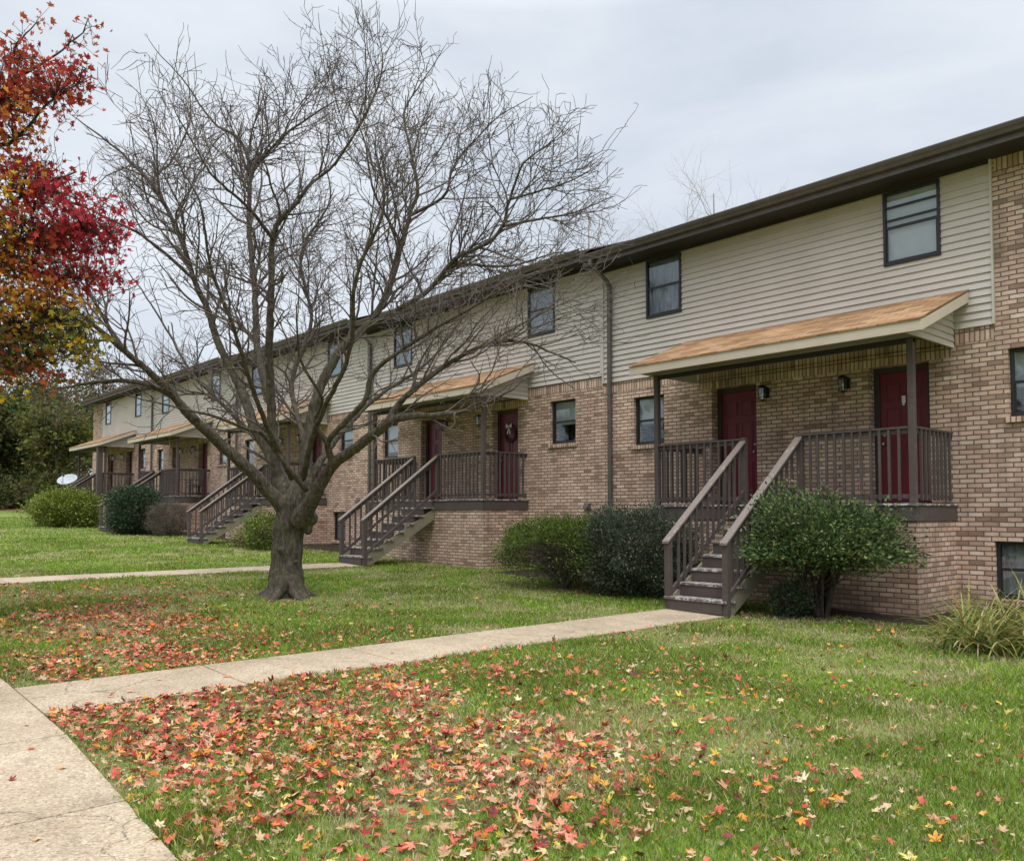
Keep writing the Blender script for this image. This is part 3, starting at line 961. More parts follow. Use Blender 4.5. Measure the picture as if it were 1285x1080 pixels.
        for j in range(1, nbal + 1):
            yy = ybm + .047 + (y1_ - ybm - .047) * j / (nbal + 1)
            ox = .0365 * (-side) if side < 0 else -.0365
            ox = .0365 if side < 0 else -.0365
            t_ = MB(); t_.box(xs_ + ox - .0165, xs_ + ox + .0165, yy - .017, yy + .017, f_(yy) - lo - .09, f_(yy) - .03)
            t_.build('baluster', M['wood'], root_s)
    return root
for k in range(5): townhouse(k)

# ------------------------------------------------------------------ numpy builders for plants
def rotmats(n, tilt_max=math.pi, up=True, yaw=None):
    """random rotation matrices: random yaw, tilt up to tilt_max from vertical"""
    a = rng.uniform(0, 2 * math.pi, n) if yaw is None else yaw
    t = rng.uniform(0, 1, n) ** .7 * tilt_max
    b = rng.uniform(0, 2 * math.pi, n)
    def Rz(x):
        c, s = np.cos(x), np.sin(x); o, z = np.ones_like(x), np.zeros_like(x)
        return np.stack([np.stack([c, -s, z], -1), np.stack([s, c, z], -1), np.stack([z, z, o], -1)], -2)
    def Rx(x):
        c, s = np.cos(x), np.sin(x); o, z = np.ones_like(x), np.zeros_like(x)
        return np.stack([np.stack([o, z, z], -1), np.stack([z, c, -s], -1), np.stack([z, s, c], -1)], -2)
    return Rz(b) @ Rx(t) @ Rz(a)
def scatter(tv, tf, P, R, S, C):
    """copies of template tv,tf at P with rotation R, scale S (n,) or (n,3), colour C (n,3)"""
    n = len(P); k = len(tv)
    S = np.asarray(S)
    sc = tv[None] * (S[:, None, None] if S.ndim == 1 else S[:, None, :])
    V = np.einsum('nij,nkj->nki', R, sc) + P[:, None, :]
    F = (tf[None] + (np.arange(n) * k)[:, None, None]).reshape(-1, tf.shape[1])
    return V.reshape(-1, 3), F, np.repeat(C, k, axis=0)
def tubes(segs, n=4):
    """segs: array (m,8): p0, p1, r0, r1 -> tapered n-gon prisms, vectorised"""
    segs = np.asarray(segs, dtype=float)
    p0, p1, r0, r1 = segs[:, 0:3], segs[:, 3:6], segs[:, 6], segs[:, 7]
    t = p1 - p0; L_ = np.linalg.norm(t, axis=1, keepdims=True) + 1e-9; t = t / L_
    ref = np.where(np.abs(t[:, 2:3]) < .9, np.array([[0, 0, 1.]]), np.array([[1., 0, 0]]))
    a = np.cross(t, ref); a /= np.linalg.norm(a, axis=1, keepdims=True) + 1e-9
    b = np.cross(t, a)
    w = np.arange(n) * 2 * math.pi / n
    ring = a[:, None, :] * np.cos(w)[None, :, None] + b[:, None, :] * np.sin(w)[None, :, None]
    e = t * (r0[:, None] * .4)
    V0 = (p0 - e)[:, None, :] + ring * r0[:, None, None]
    V1 = (p1 + e * .3)[:, None, :] + ring * r1[:, None, None]
    V = np.concatenate([V0, V1], axis=1).reshape(-1, 3)
    j = np.arange(n); l = (j + 1) % n
    f = np.stack([j, l, l + n, j + n], -1)
    F = (f[None] + (np.arange(len(segs)) * 2 * n)[:, None, None]).reshape(-1, 4)
    return V, F
def smooth_curve(pts, step=.12):
    """Catmull-Rom through rows (x,y,z,r)"""
    P = np.asarray(pts, float)
    P = np.vstack([2 * P[0] - P[1], P, 2 * P[-1] - P[-2]])
    out = []
    for i in range(1, len(P) - 2):
        n = max(2, int(np.linalg.norm(P[i + 1, :3] - P[i, :3]) / step))
        for t in np.linspace(0, 1, n, endpoint=False):
            q = .5 * ((2 * P[i]) + (-P[i - 1] + P[i + 1]) * t + (2 * P[i - 1] - 5 * P[i] + 4 * P[i + 1] - P[i + 2]) * t * t + (-P[i - 1] + 3 * P[i] - 3 * P[i + 1] + P[i + 2]) * t ** 3)
            out.append(q)
    out.append(P[-2])
    return np.array(out)

# ------------------------------------------------------------------ the bare tree in the lawn
def bare_tree():
    base = np.array([-12.35, 6.15, float(gz(-12.35))])
    D = 13.45
    root = empty('bare_tree', tuple(base))
    tag(root, 'large leafless tree with a short thick trunk and wide spreading limbs on the lawn', 'tree')
    def P(px, py, dd, r): return (*at(px, py, D + dd), r)
    trunk = [P(360, 754, 0, .46), P(360, 742, 0, .34), P(360, 722, 0, .265), P(361, 698, 0, .238), P(363, 672, 0, .238), P(368, 648, 0, .262), P(374, 626, 0, .23), P(381, 600, .05, .15)]
    limbs = [
     [P(365, 655, 0, .20), P(348, 628, -.1, .165), P(330, 610, -.2, .15), P(308, 586, -.4, .135), P(281, 561, -.6, .125), P(261, 541, -.8, .115), P(240, 521, -1.0, .10), P(203, 478, -1.3, .08), P(157, 440, -1.7, .06), P(112, 404, -2.1, .04), P(70, 372, -2.4, .022)],
     [P(245, 525, -1.0, .08), P(220, 500, -1.1, .07), P(190, 484, -1.2, .058), P(157, 477, -1.2, .048), P(112, 481, -1.3, .036), P(72, 487, -1.3, .02)],
     [P(366, 650, .1, .20), P(352, 605, .2, .155), P(337, 567, .4, .14), P(322, 540, .5, .13), P(308, 505, .7, .115), P(293, 475, .8, .105), P(273, 433, .9, .09), P(258, 387, 1.0, .078), P(243, 350, 1.0, .066), P(222, 290, .9, .052), P(194, 235, .8, .042), P(165, 203, .8, .033), P(138, 180, .7, .024), P(98, 150, .7, .014)],
     [P(205, 255, .85, .04), P(193, 224, 1.1, .032), P(218, 200, 1.3, .026), P(240, 150, 1.4, .018), P(236, 95, 1.4, .010)],
     [P(371, 640, .2, .18), P(352, 612, .2, .125), P(345, 560, .1, .11), P(341, 500, 0, .10), P(338, 433, -.2, .088), P(341, 350, -.4, .072), P(343, 293, -.5, .062), P(373, 253, -.6, .045), P(388, 232, -.6, .036), P(420, 207, -.6, .025), P(450, 160, -.7, .014)],
     [P(341, 510, .1, .10), P(330, 470, .4, .092), P(322, 433, .6, .084), P(317, 350, .9, .072), P(313, 300, 1.0, .066), P(312, 255, 1.1, .058), P(313, 207, 1.2, .048), P(300, 177, 1.2, .036), P(267, 155, 1.3, .028), P(233, 107, 1.4, .018), P(188, 52, 1.5, .008)],
     [P(313, 215, 1.2, .045), P(340, 187, 1.0, .034), P(371, 160, .9, .026), P(420, 127, .8, .014)],
     [P(343, 300, -.5, .05), P(318, 268, -.9, .036), P(290, 240, -1.3, .028), P(262, 215, -1.6, .022), P(225, 150, -2.0, .012)],
     [P(374, 640, .2, .20), P(383, 602, .3, .15), P(386, 561, .4, .14), P(392, 528, .5, .13), P(403, 485, .6, .12), P(427, 440, .7, .108), P(457, 410, .8, .098), P(481, 375, .9, .08), P(498, 322, 1.0, .066), P(508, 295, 1.0, .06), P(519, 260, 1.1, .05), P(527, 233, 1.1, .042), P(510, 160, 1.2, .026), P(514, 127, 1.2, .02), P(553, 67, 1.3, .010)],
     [P(515, 270, 1.05, .048), P(545, 255, 1.0, .038), P(560, 241, .9, .033), P(565, 215, .8, .028), P(582, 188, .7, .022), P(620, 150, .6, .015), P(662, 125, .5, .008)],
     [P(455, 412, .8, .075), P(500, 388, .4, .062), P(537, 365, .1, .055), P(573, 325, -.2, .048), P(613, 305, -.5, .042), P(633, 283, -.6, .036), P(641, 250, -.7, .03), P(658, 207, -.9, .022), P(695, 175, -1.0, .012)],
     [P(632, 284, -.6, .032), P(683, 273, -.3, .025), P(727, 266, -.1, .018), P(772, 246, 0, .008)],
     [P(376, 652, -.2, .22), P(393, 627, -.4, .165), P(418, 584, -.7, .125), P(447, 560, -1.0, .11), P(477, 537, -1.3, .098), P(500, 522, -1.5, .085), P(550, 518, -1.8, .055), P(593, 512, -2.0, .038), P(645, 488, -2.3, .018)],
     [P(486, 531, -1.4, .08), P(500, 507, -1.4, .066), P(530, 480, -1.5, .058), P(560, 457, -1.5, .05), P(607, 434, -1.6, .04), P(660, 430, -1.7, .028), P(722, 455, -1.8, .012)],
     [P(418, 584, -.7, .085), P(412, 565, -.8, .072), P(411, 553, -.9, .068), P(430, 529, -1.1, .062), P(454, 504, -1.3, .055), P(470, 463, -1.4, .048), P(513, 433, -1.6, .04), P(547, 410, -1.8, .034), P(600, 380, -2.1, .026), P(662, 345, -2.4, .012)],
     [P(411, 556, -.9, .06), P(396, 528, -1.0, .046), P(405, 498, -1.3, .036), P(380, 455, -1.7, .026), P(372, 400, -2.1, .016)],
     [P(384, 615, -.3, .07), P(363, 588, -.6, .05), P(342, 560, -.8, .045), P(326, 543, -1.0, .04), P(308, 538, -1.1, .036), P(270, 522, -1.4, .028), P(228, 512, -1.6, .02), P(150, 494, -1.8, .01)],
     [P(420, 207, -.6, .030), P(455, 150, -.9, .022), P(480, 90, -1.1, .014), P(474, 42, -1.2, .007)],
     [P(245, 352, 1.0, .045), P(186, 300, .5, .034), P(125, 268, .1, .022), P(72, 245, -.1, .008)],
     [P(641, 250, -.7, .028), P(700, 232, -1.1, .018), P(742, 214, -1.3, .007)],
     [P(607, 434, -1.6, .030), P(662, 402, -1.2, .020), P(724, 372, -.9, .008)],
     [P(570, 330, -.2, .035), P(640, 335, .4, .026), P(700, 318, .9, .016), P(745, 322, 1.2, .007)],
     [P(503, 305, 1.0, .035), P(470, 240, .6, .026), P(455, 170, .3, .018), P(432, 118, .1, .010)],
     [P(157, 440, -1.7, .040), P(120, 380, -1.5, .030), P(100, 320, -1.2, .02), P(92, 262, -1.0, .008)],
     # limbs reaching away from and towards the viewer
     [P(378, 625, .3, .15), P(385, 560, 1.0, .10), P(370, 480, 1.8, .08), P(392, 400, 2.5, .062), P(380, 320, 3.0, .045), P(415, 250, 3.3, .03), P(400, 180, 3.4, .016)],
     [P(372, 620, .3, .12), P(330, 560, 1.2, .09), P(290, 520, 2.2, .07), P(240, 470, 2.9, .052), P(200, 400, 3.4, .036), P(160, 340, 3.7, .02)],
     [P(388, 600, .5, .12), P(430, 540, 1.3, .085), P(480, 490, 2.2, .065), P(540, 450, 2.9, .045), P(590, 390, 3.3, .03), P(640, 350, 3.5, .015)],
     [P(380, 600, -.3, .10), P(400, 530, -1.1, .07), P(440, 440, -2.0, .055), P(450, 350, -2.6, .042), P(480, 260, -3.0, .03), P(470, 180, -3.1, .016)],
     [P(366, 600, -.3, .09), P(330, 520, -1.2, .065), P(300, 430, -2.1, .05), P(265, 340, -2.7, .036), P(250, 260, -3.1, .024), P(215, 190, -3.2, .012)],
    ]
    seg_big, seg_small, seeds, seed_r, curves = [], [], [], [], []
    for li, lm in enumerate(limbs):
        c = smooth_curve(lm, .10)
        c[:, 3] *= .72 if li < 24 else .56
        wob = np.cumsum(rng.normal(0, .006, (len(c), 3)), axis=0); wob -= np.linspace(0, 1, len(c))[:, None] * wob[-1]
        c[:, :3] += wob * np.clip(np.arange(len(c)) / 8, 0, 1)[:, None]
        curves.append(c)
        for a, b in zip(c[:-1], c[1:]):
            (seg_big if a[3] > .045 else seg_small).append([*a[:3], *b[:3], a[3], b[3]])
        for i in range(2, len(c)):
            if c[i, 3] < .095 or rng.random() < .3:
                seeds.append(c[i, :3]); seed_r.append(c[i, 3])
    # trunk with buttress roots, slightly fluted
    c = smooth_curve(trunk, .05); c[:, 3] *= 1 + .03 * np.sin(np.arange(len(c)) * .9)
    V, F = [], []
    nn = 28
    for i, q in enumerate(c):
        h = q[2] - base[2]
        for j in range(nn):
            w = 2 * math.pi * j / nn
            fl = 1 + .05 * math.sin(3 * w + h * 1.5) + .04 * math.sin(5 * w + 1 - h) + .035 * math.sin(9 * w + 2 * h) + max(0, .25 - h) * 1.1 * (math.sin(4 * w + .7) * .5 + .3 * math.sin(7 * w))
            V.append((q[0] + q[3] * fl * math.cos(w), q[1] + q[3] * fl * math.sin(w), q[2]))
    for i in range(len(c) - 1):
        for j in range(nn):
            l = (j + 1) % nn
            F.append((i * nn + j, i * nn + l, (i + 1) * nn + l, (i + 1) * nn + j))
    F.append(tuple(range(nn))[::-1]); F.append(tuple((len(c) - 1) * nn + j for j in range(nn)))
    Vb, Fb = tubes(seg_big, 10)
    m = MB(); m.v = V + [tuple(v) for v in Vb]; o0 = len(V)
    m.f = F + [tuple(int(x) + o0 for x in f) for f in Fb]
    # cap the limb segments so that the voxel remesh sees closed volumes
    for k_ in range(len(seg_big)):
        b0 = o0 + k_ * 20
        m.f.append(tuple(b0 + j for j in reversed(range(10)))); m.f.append(tuple(b0 + 10 + j for j in range(10)))
    for k_ in range(7):          # surface roots running out into the turf
        a_ = k_ * .9 + .35 * math.sin(k_ * 2.1); L_ = .30 + .12 * math.sin(k_ * 3.3)
        cx_, cy_ = math.cos(a_), math.sin(a_)
        m.tube([(base[0] + .12 * cx_, base[1] + .12 * cy_, base[2] + .30), (base[0] + .24 * cx_, base[1] + .24 * cy_, base[2] + .10),
                (base[0] + (.24 + L_ * .5) * cx_, base[1] + (.24 + L_ * .5) * cy_, base[2] + .015), (base[0] + (.28 + L_) * cx_, base[1] + (.28 + L_) * cy_, base[2] - .05)], [.11, .085, .055, .03], 8)
    # knots, a burl under the fork
    for (px_, py_, dd, r_) in ((389, 650, -.12, .13), (386, 664, -.14, .085), (352, 690, -.24, .04), (372, 705, -.24, .04)):
        q = at(px_, py_, D + dd); m.sphere(tuple(q), r_)
    tr = m.build('trunk', M['bark'], root)
    rm = tr.modifiers.new('fuse', 'REMESH'); rm.mode = 'VOXEL'; rm.voxel_size = .018; rm.use_smooth_shade = True
    sm = tr.modifiers.new('soften', 'SMOOTH'); sm.iterations = 4; sm.factor = .5
    tx = bpy.data.textures.new('bark_relief', 'CLOUDS'); tx.noise_scale = .07; tx.noise_depth = 2
    dm = tr.modifiers.new('relief', 'DISPLACE'); dm.texture = tx; dm.strength = .022; dm.mid_level = .5
    # side branches, three orders of them, leave the limbs and bend up and outwards
    segs = []; tips = []
    cen = at(395, 560, D); env = at(412, 352, D); ev_r = np.array([ca, sa, 0]); ev_f = np.array([-sa, ca, 0])
    low = base[2] + 2.05
    def unit(v): return v / (np.linalg.norm(v) + 1e-9)
    def branch(p, d, Ln, r0, order):
        st = (.15, .12, .10, .08)[order]
        n = max(2, int(Ln / st)); r = r0; k_child = 0
        bend = unit(unit(p - cen) * .8 + np.array([0, 0, .55]))
        rt_ = .0029
        for k in range(n):
            f = (k + 1) / n
            d = unit(d + rng.normal(0, .13 + .02 * order, 3) + bend * (.075 if order < 3 else .03))
            if rng.random() < .12: d = unit(d + rng.normal(0, .35, 3))
            q = p + d * st
            e_ = q - env
            ee = ((e_ @ ev_r) / 4.75) ** 2 + ((e_ @ ev_f) / 4.5) ** 2 + (e_[2] / (3.85 if e_[2] > 0 else 3.6)) ** 2
            if ee > 1 and rng.random() < .45: break
            if q[2] < low: d = unit(d + np.array([0, 0, .5])); q = p + d * st
            rn = r0 * (1 - f) ** .8 + rt_ * f * (.8 if order == 3 else 1) 
            segs.append([*p, *q, r, rn]); r = rn; p = q
            if order < 3:
                pr_ = (.66, .70, .62)[order]
                if f > .12 and rng.random() < pr_:
                    ax = unit(rng.normal(0, 1, 3)); side = unit(np.cross(d, ax))
                    ang = rng.uniform(.45, 1.0)
                    dd = unit(d * math.cos(ang) + side * math.sin(ang))
                    rem = Ln * (1 - f * .75)
                    L2 = rem * rng.uniform(.38, .72) if order < 2 else rng.uniform(.14, .42)
                    L2 = max(L2, .16)
                    branch(p, dd, L2, max(r * .68, .0042), order + 1)
        tips.append(p)
    for li, c in enumerate(curves):
        Ltot = len(c) * .10
        d_end = unit(c[-1, :3] - c[-4, :3])
        branch(c[-1, :3], d_end, rng.uniform(.2, .5), max(c[-1, 3], .006), 2)
        acc = 0
        for k in range(4, len(c) - 1):
            rem = (len(c) - k) * .10
            rr_ = c[k, 3]
            if rr_ > .085 and rng.random() < .8: continue
            dist = np.linalg.norm(c[k, :3] - cen)
            if rng.random() < float(np.clip((dist - 1.1) / 3.0, .05, .72)):
                t = unit(c[k + 1, :3] - c[k - 1, :3])
                side = unit(np.cross(t, unit(rng.normal(0, 1, 3)) ))
                side = unit(side + np.array([0, 0, .25]))
                ang = rng.uniform(.5, 1.05)
                dd = unit(t * math.cos(ang) + side * math.sin(ang))
                L1 = min(.35 + .24 * dist + rem * .15, 2.0) * rng.uniform(.6, 1.2)
                branch(c[k, :3], dd, L1, min(rr_ * .55, .007 + .011 * L1), 0 if L1 > .85 else 1)
    print('bare tree segments', len(segs))
    off = base
    V1, F1 = tubes(seg_small, 8)
    o = link_mesh('branches', np_mesh('branches', V1 - off, F1, smooth=True), M['bark'], root)
    V2, F2 = tubes(segs, 4)
    o = link_mesh('twigs', np_mesh('twigs', V2 - off, F2, smooth=True), M['twig'], root)
    # a few leaves and pods that never fell
    tips = np.array(tips)
    sel = tips[rng.random(len(tips)) < .035]
    P_ = sel + rng.normal(0, .04, sel.shape)
    C_ = np.array([[.30, .27, .06], [.24, .20, .07], [.12, .07, .05], [.10, .07, .06]])[rng.integers(0, 4, len(P_))]
    tv = np.array([[0, 0, 0], [.5, .28, .1], [1, 0, 0], [.5, -.28, .1]]); tf = np.array([[0, 1, 2, 3]])
    V3, F3, C3 = scatter(tv, tf, P_ - off, rotmats(len(P_)), rng.uniform(.03, .055, len(P_)), C_)
    link_mesh('leaves', np_mesh('leaves', V3, F3, C3), M['leaf'], root)
bare_tree()

# ------------------------------------------------------------------ the maple at the left
def maple_template(curl=.25, seed=0, broad=1.0):
    r_ = random.Random(seed)
    lobes = [(90, 1.0), (40, .86), (140, .86), (-15, .58), (195, .58)]
    pts = []
    for ang, ln in sorted(lobes):
        pts.append((ang - 17, ln * .62)); pts.append((ang - 11, ln * .76)); pts.append((ang, ln)); pts.append((ang + 11, ln * .76)); pts.append((ang + 17, ln * .62))
    seq = []
    for k, (ang, ln) in enumerate(pts):
        seq.append((ang, ln))
        if k % 5 == 4: seq.append((ang + 9 if k < len(pts) - 1 else ang + 30, .42 if k < len(pts) - 1 else .25))
    out = [(0, -.05, 0)]
    for ang, ln in seq:
        a = math.radians(ang); l = ln * r_.uniform(.92, 1.06)
        x, y = l * math.cos(a) * .98, l * math.sin(a)
        out.append((x, y, curl * (l * l) * (.6 + .5 * math.sin(a * 2 + seed)) + .05 * abs(x)))
    out.append((.02, -.38, curl * .2)); out.append((-.02, -.38, curl * .2))     # petiole
    n = len(out) - 3
    F = [(0, k, k + 1) for k in range(1, n)] + [(0, n, 1)] + [(0, n + 1, n + 2)]
    return np.array(out) * .55, np.array([f for f in F])
def maple():
    D = 9.3
    b0 = at(-330, 900, 8.6); b0[2] = float(gz(b0[0])) - .05
    root = empty('maple_tree', tuple(b0))
    tag(root, 'maple in autumn colour, its red, orange and green leaves reaching in from the left edge', 'tree')
    fork = np.array([b0[0], b0[1], b0[2] + 2.0])
    tops = []
    def P(px, py, dd, r): return (*at(px, py, D + dd), r)
    limbs = [
        [(*b0, .26), (b0[0], b0[1], b0[2] + .4, .2), (b0[0] + .05, b0[1], b0[2] + 1.3, .18), (*fork, .17), (fork[0] + .1, fork[1] + .3, fork[2] + 1.6, .13), (fork[0] + .2, fork[1] + .5, fork[2] + 3.6, .08), (fork[0], fork[1] + .6, fork[2] + 5.2, .03)],
        [(*fork, .10), P(-180, 560, -.3, .075), P(-60, 470, 0, .05), P(10, 420, .1, .035), P(60, 400, .2, .022), P(105, 395, .2, .012)],
        [(fork[0] + .05, fork[1] + .2, fork[2] + .9, .09), P(-150, 400, -.2, .06), P(-40, 350, 0, .042), P(30, 300, .2, .028), P(90, 290, .3, .018), P(140, 295, .4, .008)],
        [P(-40, 350, 0, .035), P(10, 260, .2, .025), P(60, 230, .3, .016), P(95, 215, .3, .007)],
        [(fork[0] + .1, fork[1] + .3, fork[2] + 1.8, .08), P(-140, 240, -.3, .05), P(-50, 170, 0, .035), P(10, 110, .1, .022), P(60, 75, .2, .013), P(105, 42, .3, .007)],
        [P(-50, 170, 0, .03), P(10, 180, .3, .02), P(60, 130, .3, .012), P(98, 105, .3, .006)],
        [P(10, 110, .1, .02), P(20, 60, .3, .012), P(45, 28, .4, .006)],
        [P(-150, 400, -.2, .05), P(-60, 400, .5, .035), P(0, 380, .6, .022), P(70, 350, .6, .012), P(110, 350, .6, .006)],
        [(*fork, .09), P(-260, 500, .8, .06), P(-160, 420, 1.4, .04), P(-60, 330, 1.6, .02)],
        [(*fork, .09), P(-420, 500, -.4, .06), P(-520, 400, -.6, .035)],
    ]
    segs = []; seeds = []
    for lm in limbs:
        c = smooth_curve(lm, .1)
        c[2:, :3] += rng.normal(0, .008, (len(c) - 2, 3))
        for a, b in zip(c[:-1], c[1:]): segs.append([*a[:3], *b[:3], a[3], b[3]])
        seeds += [q[:3] for q in c if q[3] < .08]
    V, F = tubes(segs, 8)
    link_mesh('trunk', np_mesh('trunk', V - b0, F, smooth=True), M['darkbark'], root)
    # clumps of the crown: centre pixel, depth offset, radii (m), count, palette
    RED = [(.36, .018, .022), (.27, .012, .02), (.45, .05, .03), (.20, .012, .02)]
    CRIM = [(.40, .012, .035), (.48, .03, .06), (.30, .008, .03), (.22, .01, .025)]
    ORG = [(.55, .17, .02), (.60, .26, .03), (.45, .09, .02), (.50, .30, .04)]
    YEL = [(.50, .36, .03), (.35, .30, .04), (.55, .30, .03)]
    GRN = [(.08, .12, .025), (.13, .17, .03), (.05, .08, .02), (.20, .22, .04)]
    MAR = [(.30, .06, .03), (.40, .10, .035), (.25, .04, .02)]
    clumps = [
        (10, 130, .1, (.42, .6, .38), 260, RED + MAR), (60, 110, .2, (.34, .5, .33), 190, RED + MAR), (22, 70, .2, (.32, .5, .28), 110, MAR + RED), (93, 95, .3, (.16, .3, .20), 40, RED),
        (10, 160, 0, (.34, .5, .22), 90, MAR + ORG), (85, 55, .3, (.22, .2, .12), 16, MAR), (112, 35, .3, (.1, .1, .1), 8, MAR), (45, 30, .4, (.18, .2, .1), 14, MAR),
        (8, 225, 0, (.22, .5, .25), 110, YEL + ORG), (60, 240, .3, (.42, .5, .28), 210, CRIM + RED), (30, 210, .3, (.3, .4, .2), 70, RED),
        (105, 290, .4, (.40, .5, .33), 290, CRIM), (50, 300, .3, (.48, .6, .38), 330, RED + CRIM + MAR), (5, 290, 0, (.28, .6, .45), 210, ORG + YEL + GRN), (135, 290, .4, (.2, .3, .2), 60, CRIM),
        (150, 262, .5, (.1, .1, .1), 8, CRIM), (88, 345, .4, (.40, .5, .20), 150, CRIM + MAR), (125, 352, .5, (.22, .3, .14), 42, CRIM),
        (20, 345, .1, (.38, .6, .3), 210, MAR + ORG), (60, 385, .3, (.40, .5, .24), 220, ORG + MAR + YEL), (15, 400, .1, (.35, .6, .3), 230, ORG + YEL + GRN),
        (85, 415, .3, (.32, .4, .25), 190, GRN + GRN + YEL), (35, 440, .2, (.42, .5, .26), 290, GRN + GRN + MAR), (5, 455, 0, (.35, .5, .22), 180, GRN + MAR), (105, 440, .3, (.18, .3, .16), 60, YEL + GRN),
        (40, 468, .2, (.3, .4, .12), 80, GRN + MAR + MAR),
        # the part of the crown beyond the frame
        (-80, 150, .2, (.9, 1.1, .8), 500, RED + ORG), (-90, 320, .2, (.9, 1.2, .8), 700, ORG + YEL + RED), (-90, 450, .3, (.8, 1.1, .5), 420, GRN + YEL), (-230, 260, .2, (1.2, 1.5, 1.2), 800, ORG + GRN + YEL),
        (-400, 200, 0, (1.5, 1.6, 1.4), 800, ORG + YEL + GRN), (-300, -60, 0, (1.6, 1.6, 1.0), 700, RED + ORG), (-330, 380, -.3, (1.4, 1.5, .8), 600, GRN + YEL),
    ]
    right = np.array([ca, sa, 0]); fwd = np.array([-sa, ca, 0]); up = np.array([0, 0, 1.])
    tw = []; PP = []; CC = []
    seeds = np.array(seeds)
    for (px, py, dd, rad, cnt, pal) in clumps:
        c = at(px, py, D + dd)
        cnt = int(cnt * 1.9)
        nsp = max(2, cnt // 9)
        u = rng.normal(0, .5, (nsp, 3))
        u *= np.minimum(1, 1.1 / (np.linalg.norm(u, axis=1, keepdims=True) + 1e-6))
        cp = c + u[:, 0:1] * rad[0] * right + u[:, 1:2] * rad[1] * fwd + u[:, 2:3] * rad[2] * up
        anchor = seeds[np.linalg.norm(seeds - c, axis=1).argmin()]
        for s_ in cp:
            mid = (s_ + anchor) / 2 + rng.normal(0, .05, 3) + np.array([0, 0, .04])
            if np.linalg.norm(s_ - anchor) < 1.6:
                tw.append([*anchor, *mid, .007, .005]); tw.append([*mid, *s_, .005, .003])
            m_ = rng.integers(6, 13)
            off_ = rng.normal(0, .085, (m_, 3))
            PP.append(s_ + off_)
            base_c = np.array(pal)[rng.integers(0, len(pal), m_)] * .45 + np.array(pal)[rng.integers(0, len(pal))] * .45 + np.array([.36, .16, .05]) * .1
            CC.append(base_c * rng.uniform(.65, 1.35, (m_, 1)))
            for q in off_[:4]: tw.append([*s_, *(s_ + q), .0028, .002])
    PP = np.concatenate(PP); CC = np.clip(np.concatenate(CC) * 1.35, .003, .9)
    V, F = tubes(tw, 4)
    link_mesh('branches', np_mesh('branches', V - b0, F, smooth=True), M['darkbark'], root)
    tv, tf = maple_template(.35, 3)
    R = rotmats(len(PP), 1.9)
    V, F, C = scatter(tv, tf, PP - b0, R, rng.uniform(.075, .14, len(PP))[:, None] * rng.uniform([.55, .7, .8], [1.05, 1.1, 1.3], (len(PP), 3)), CC)
    link_mesh('foliage', np_mesh('foliage', V, F, C), M['leaf'], root)
    print('maple leaves', len(PP))
maple()

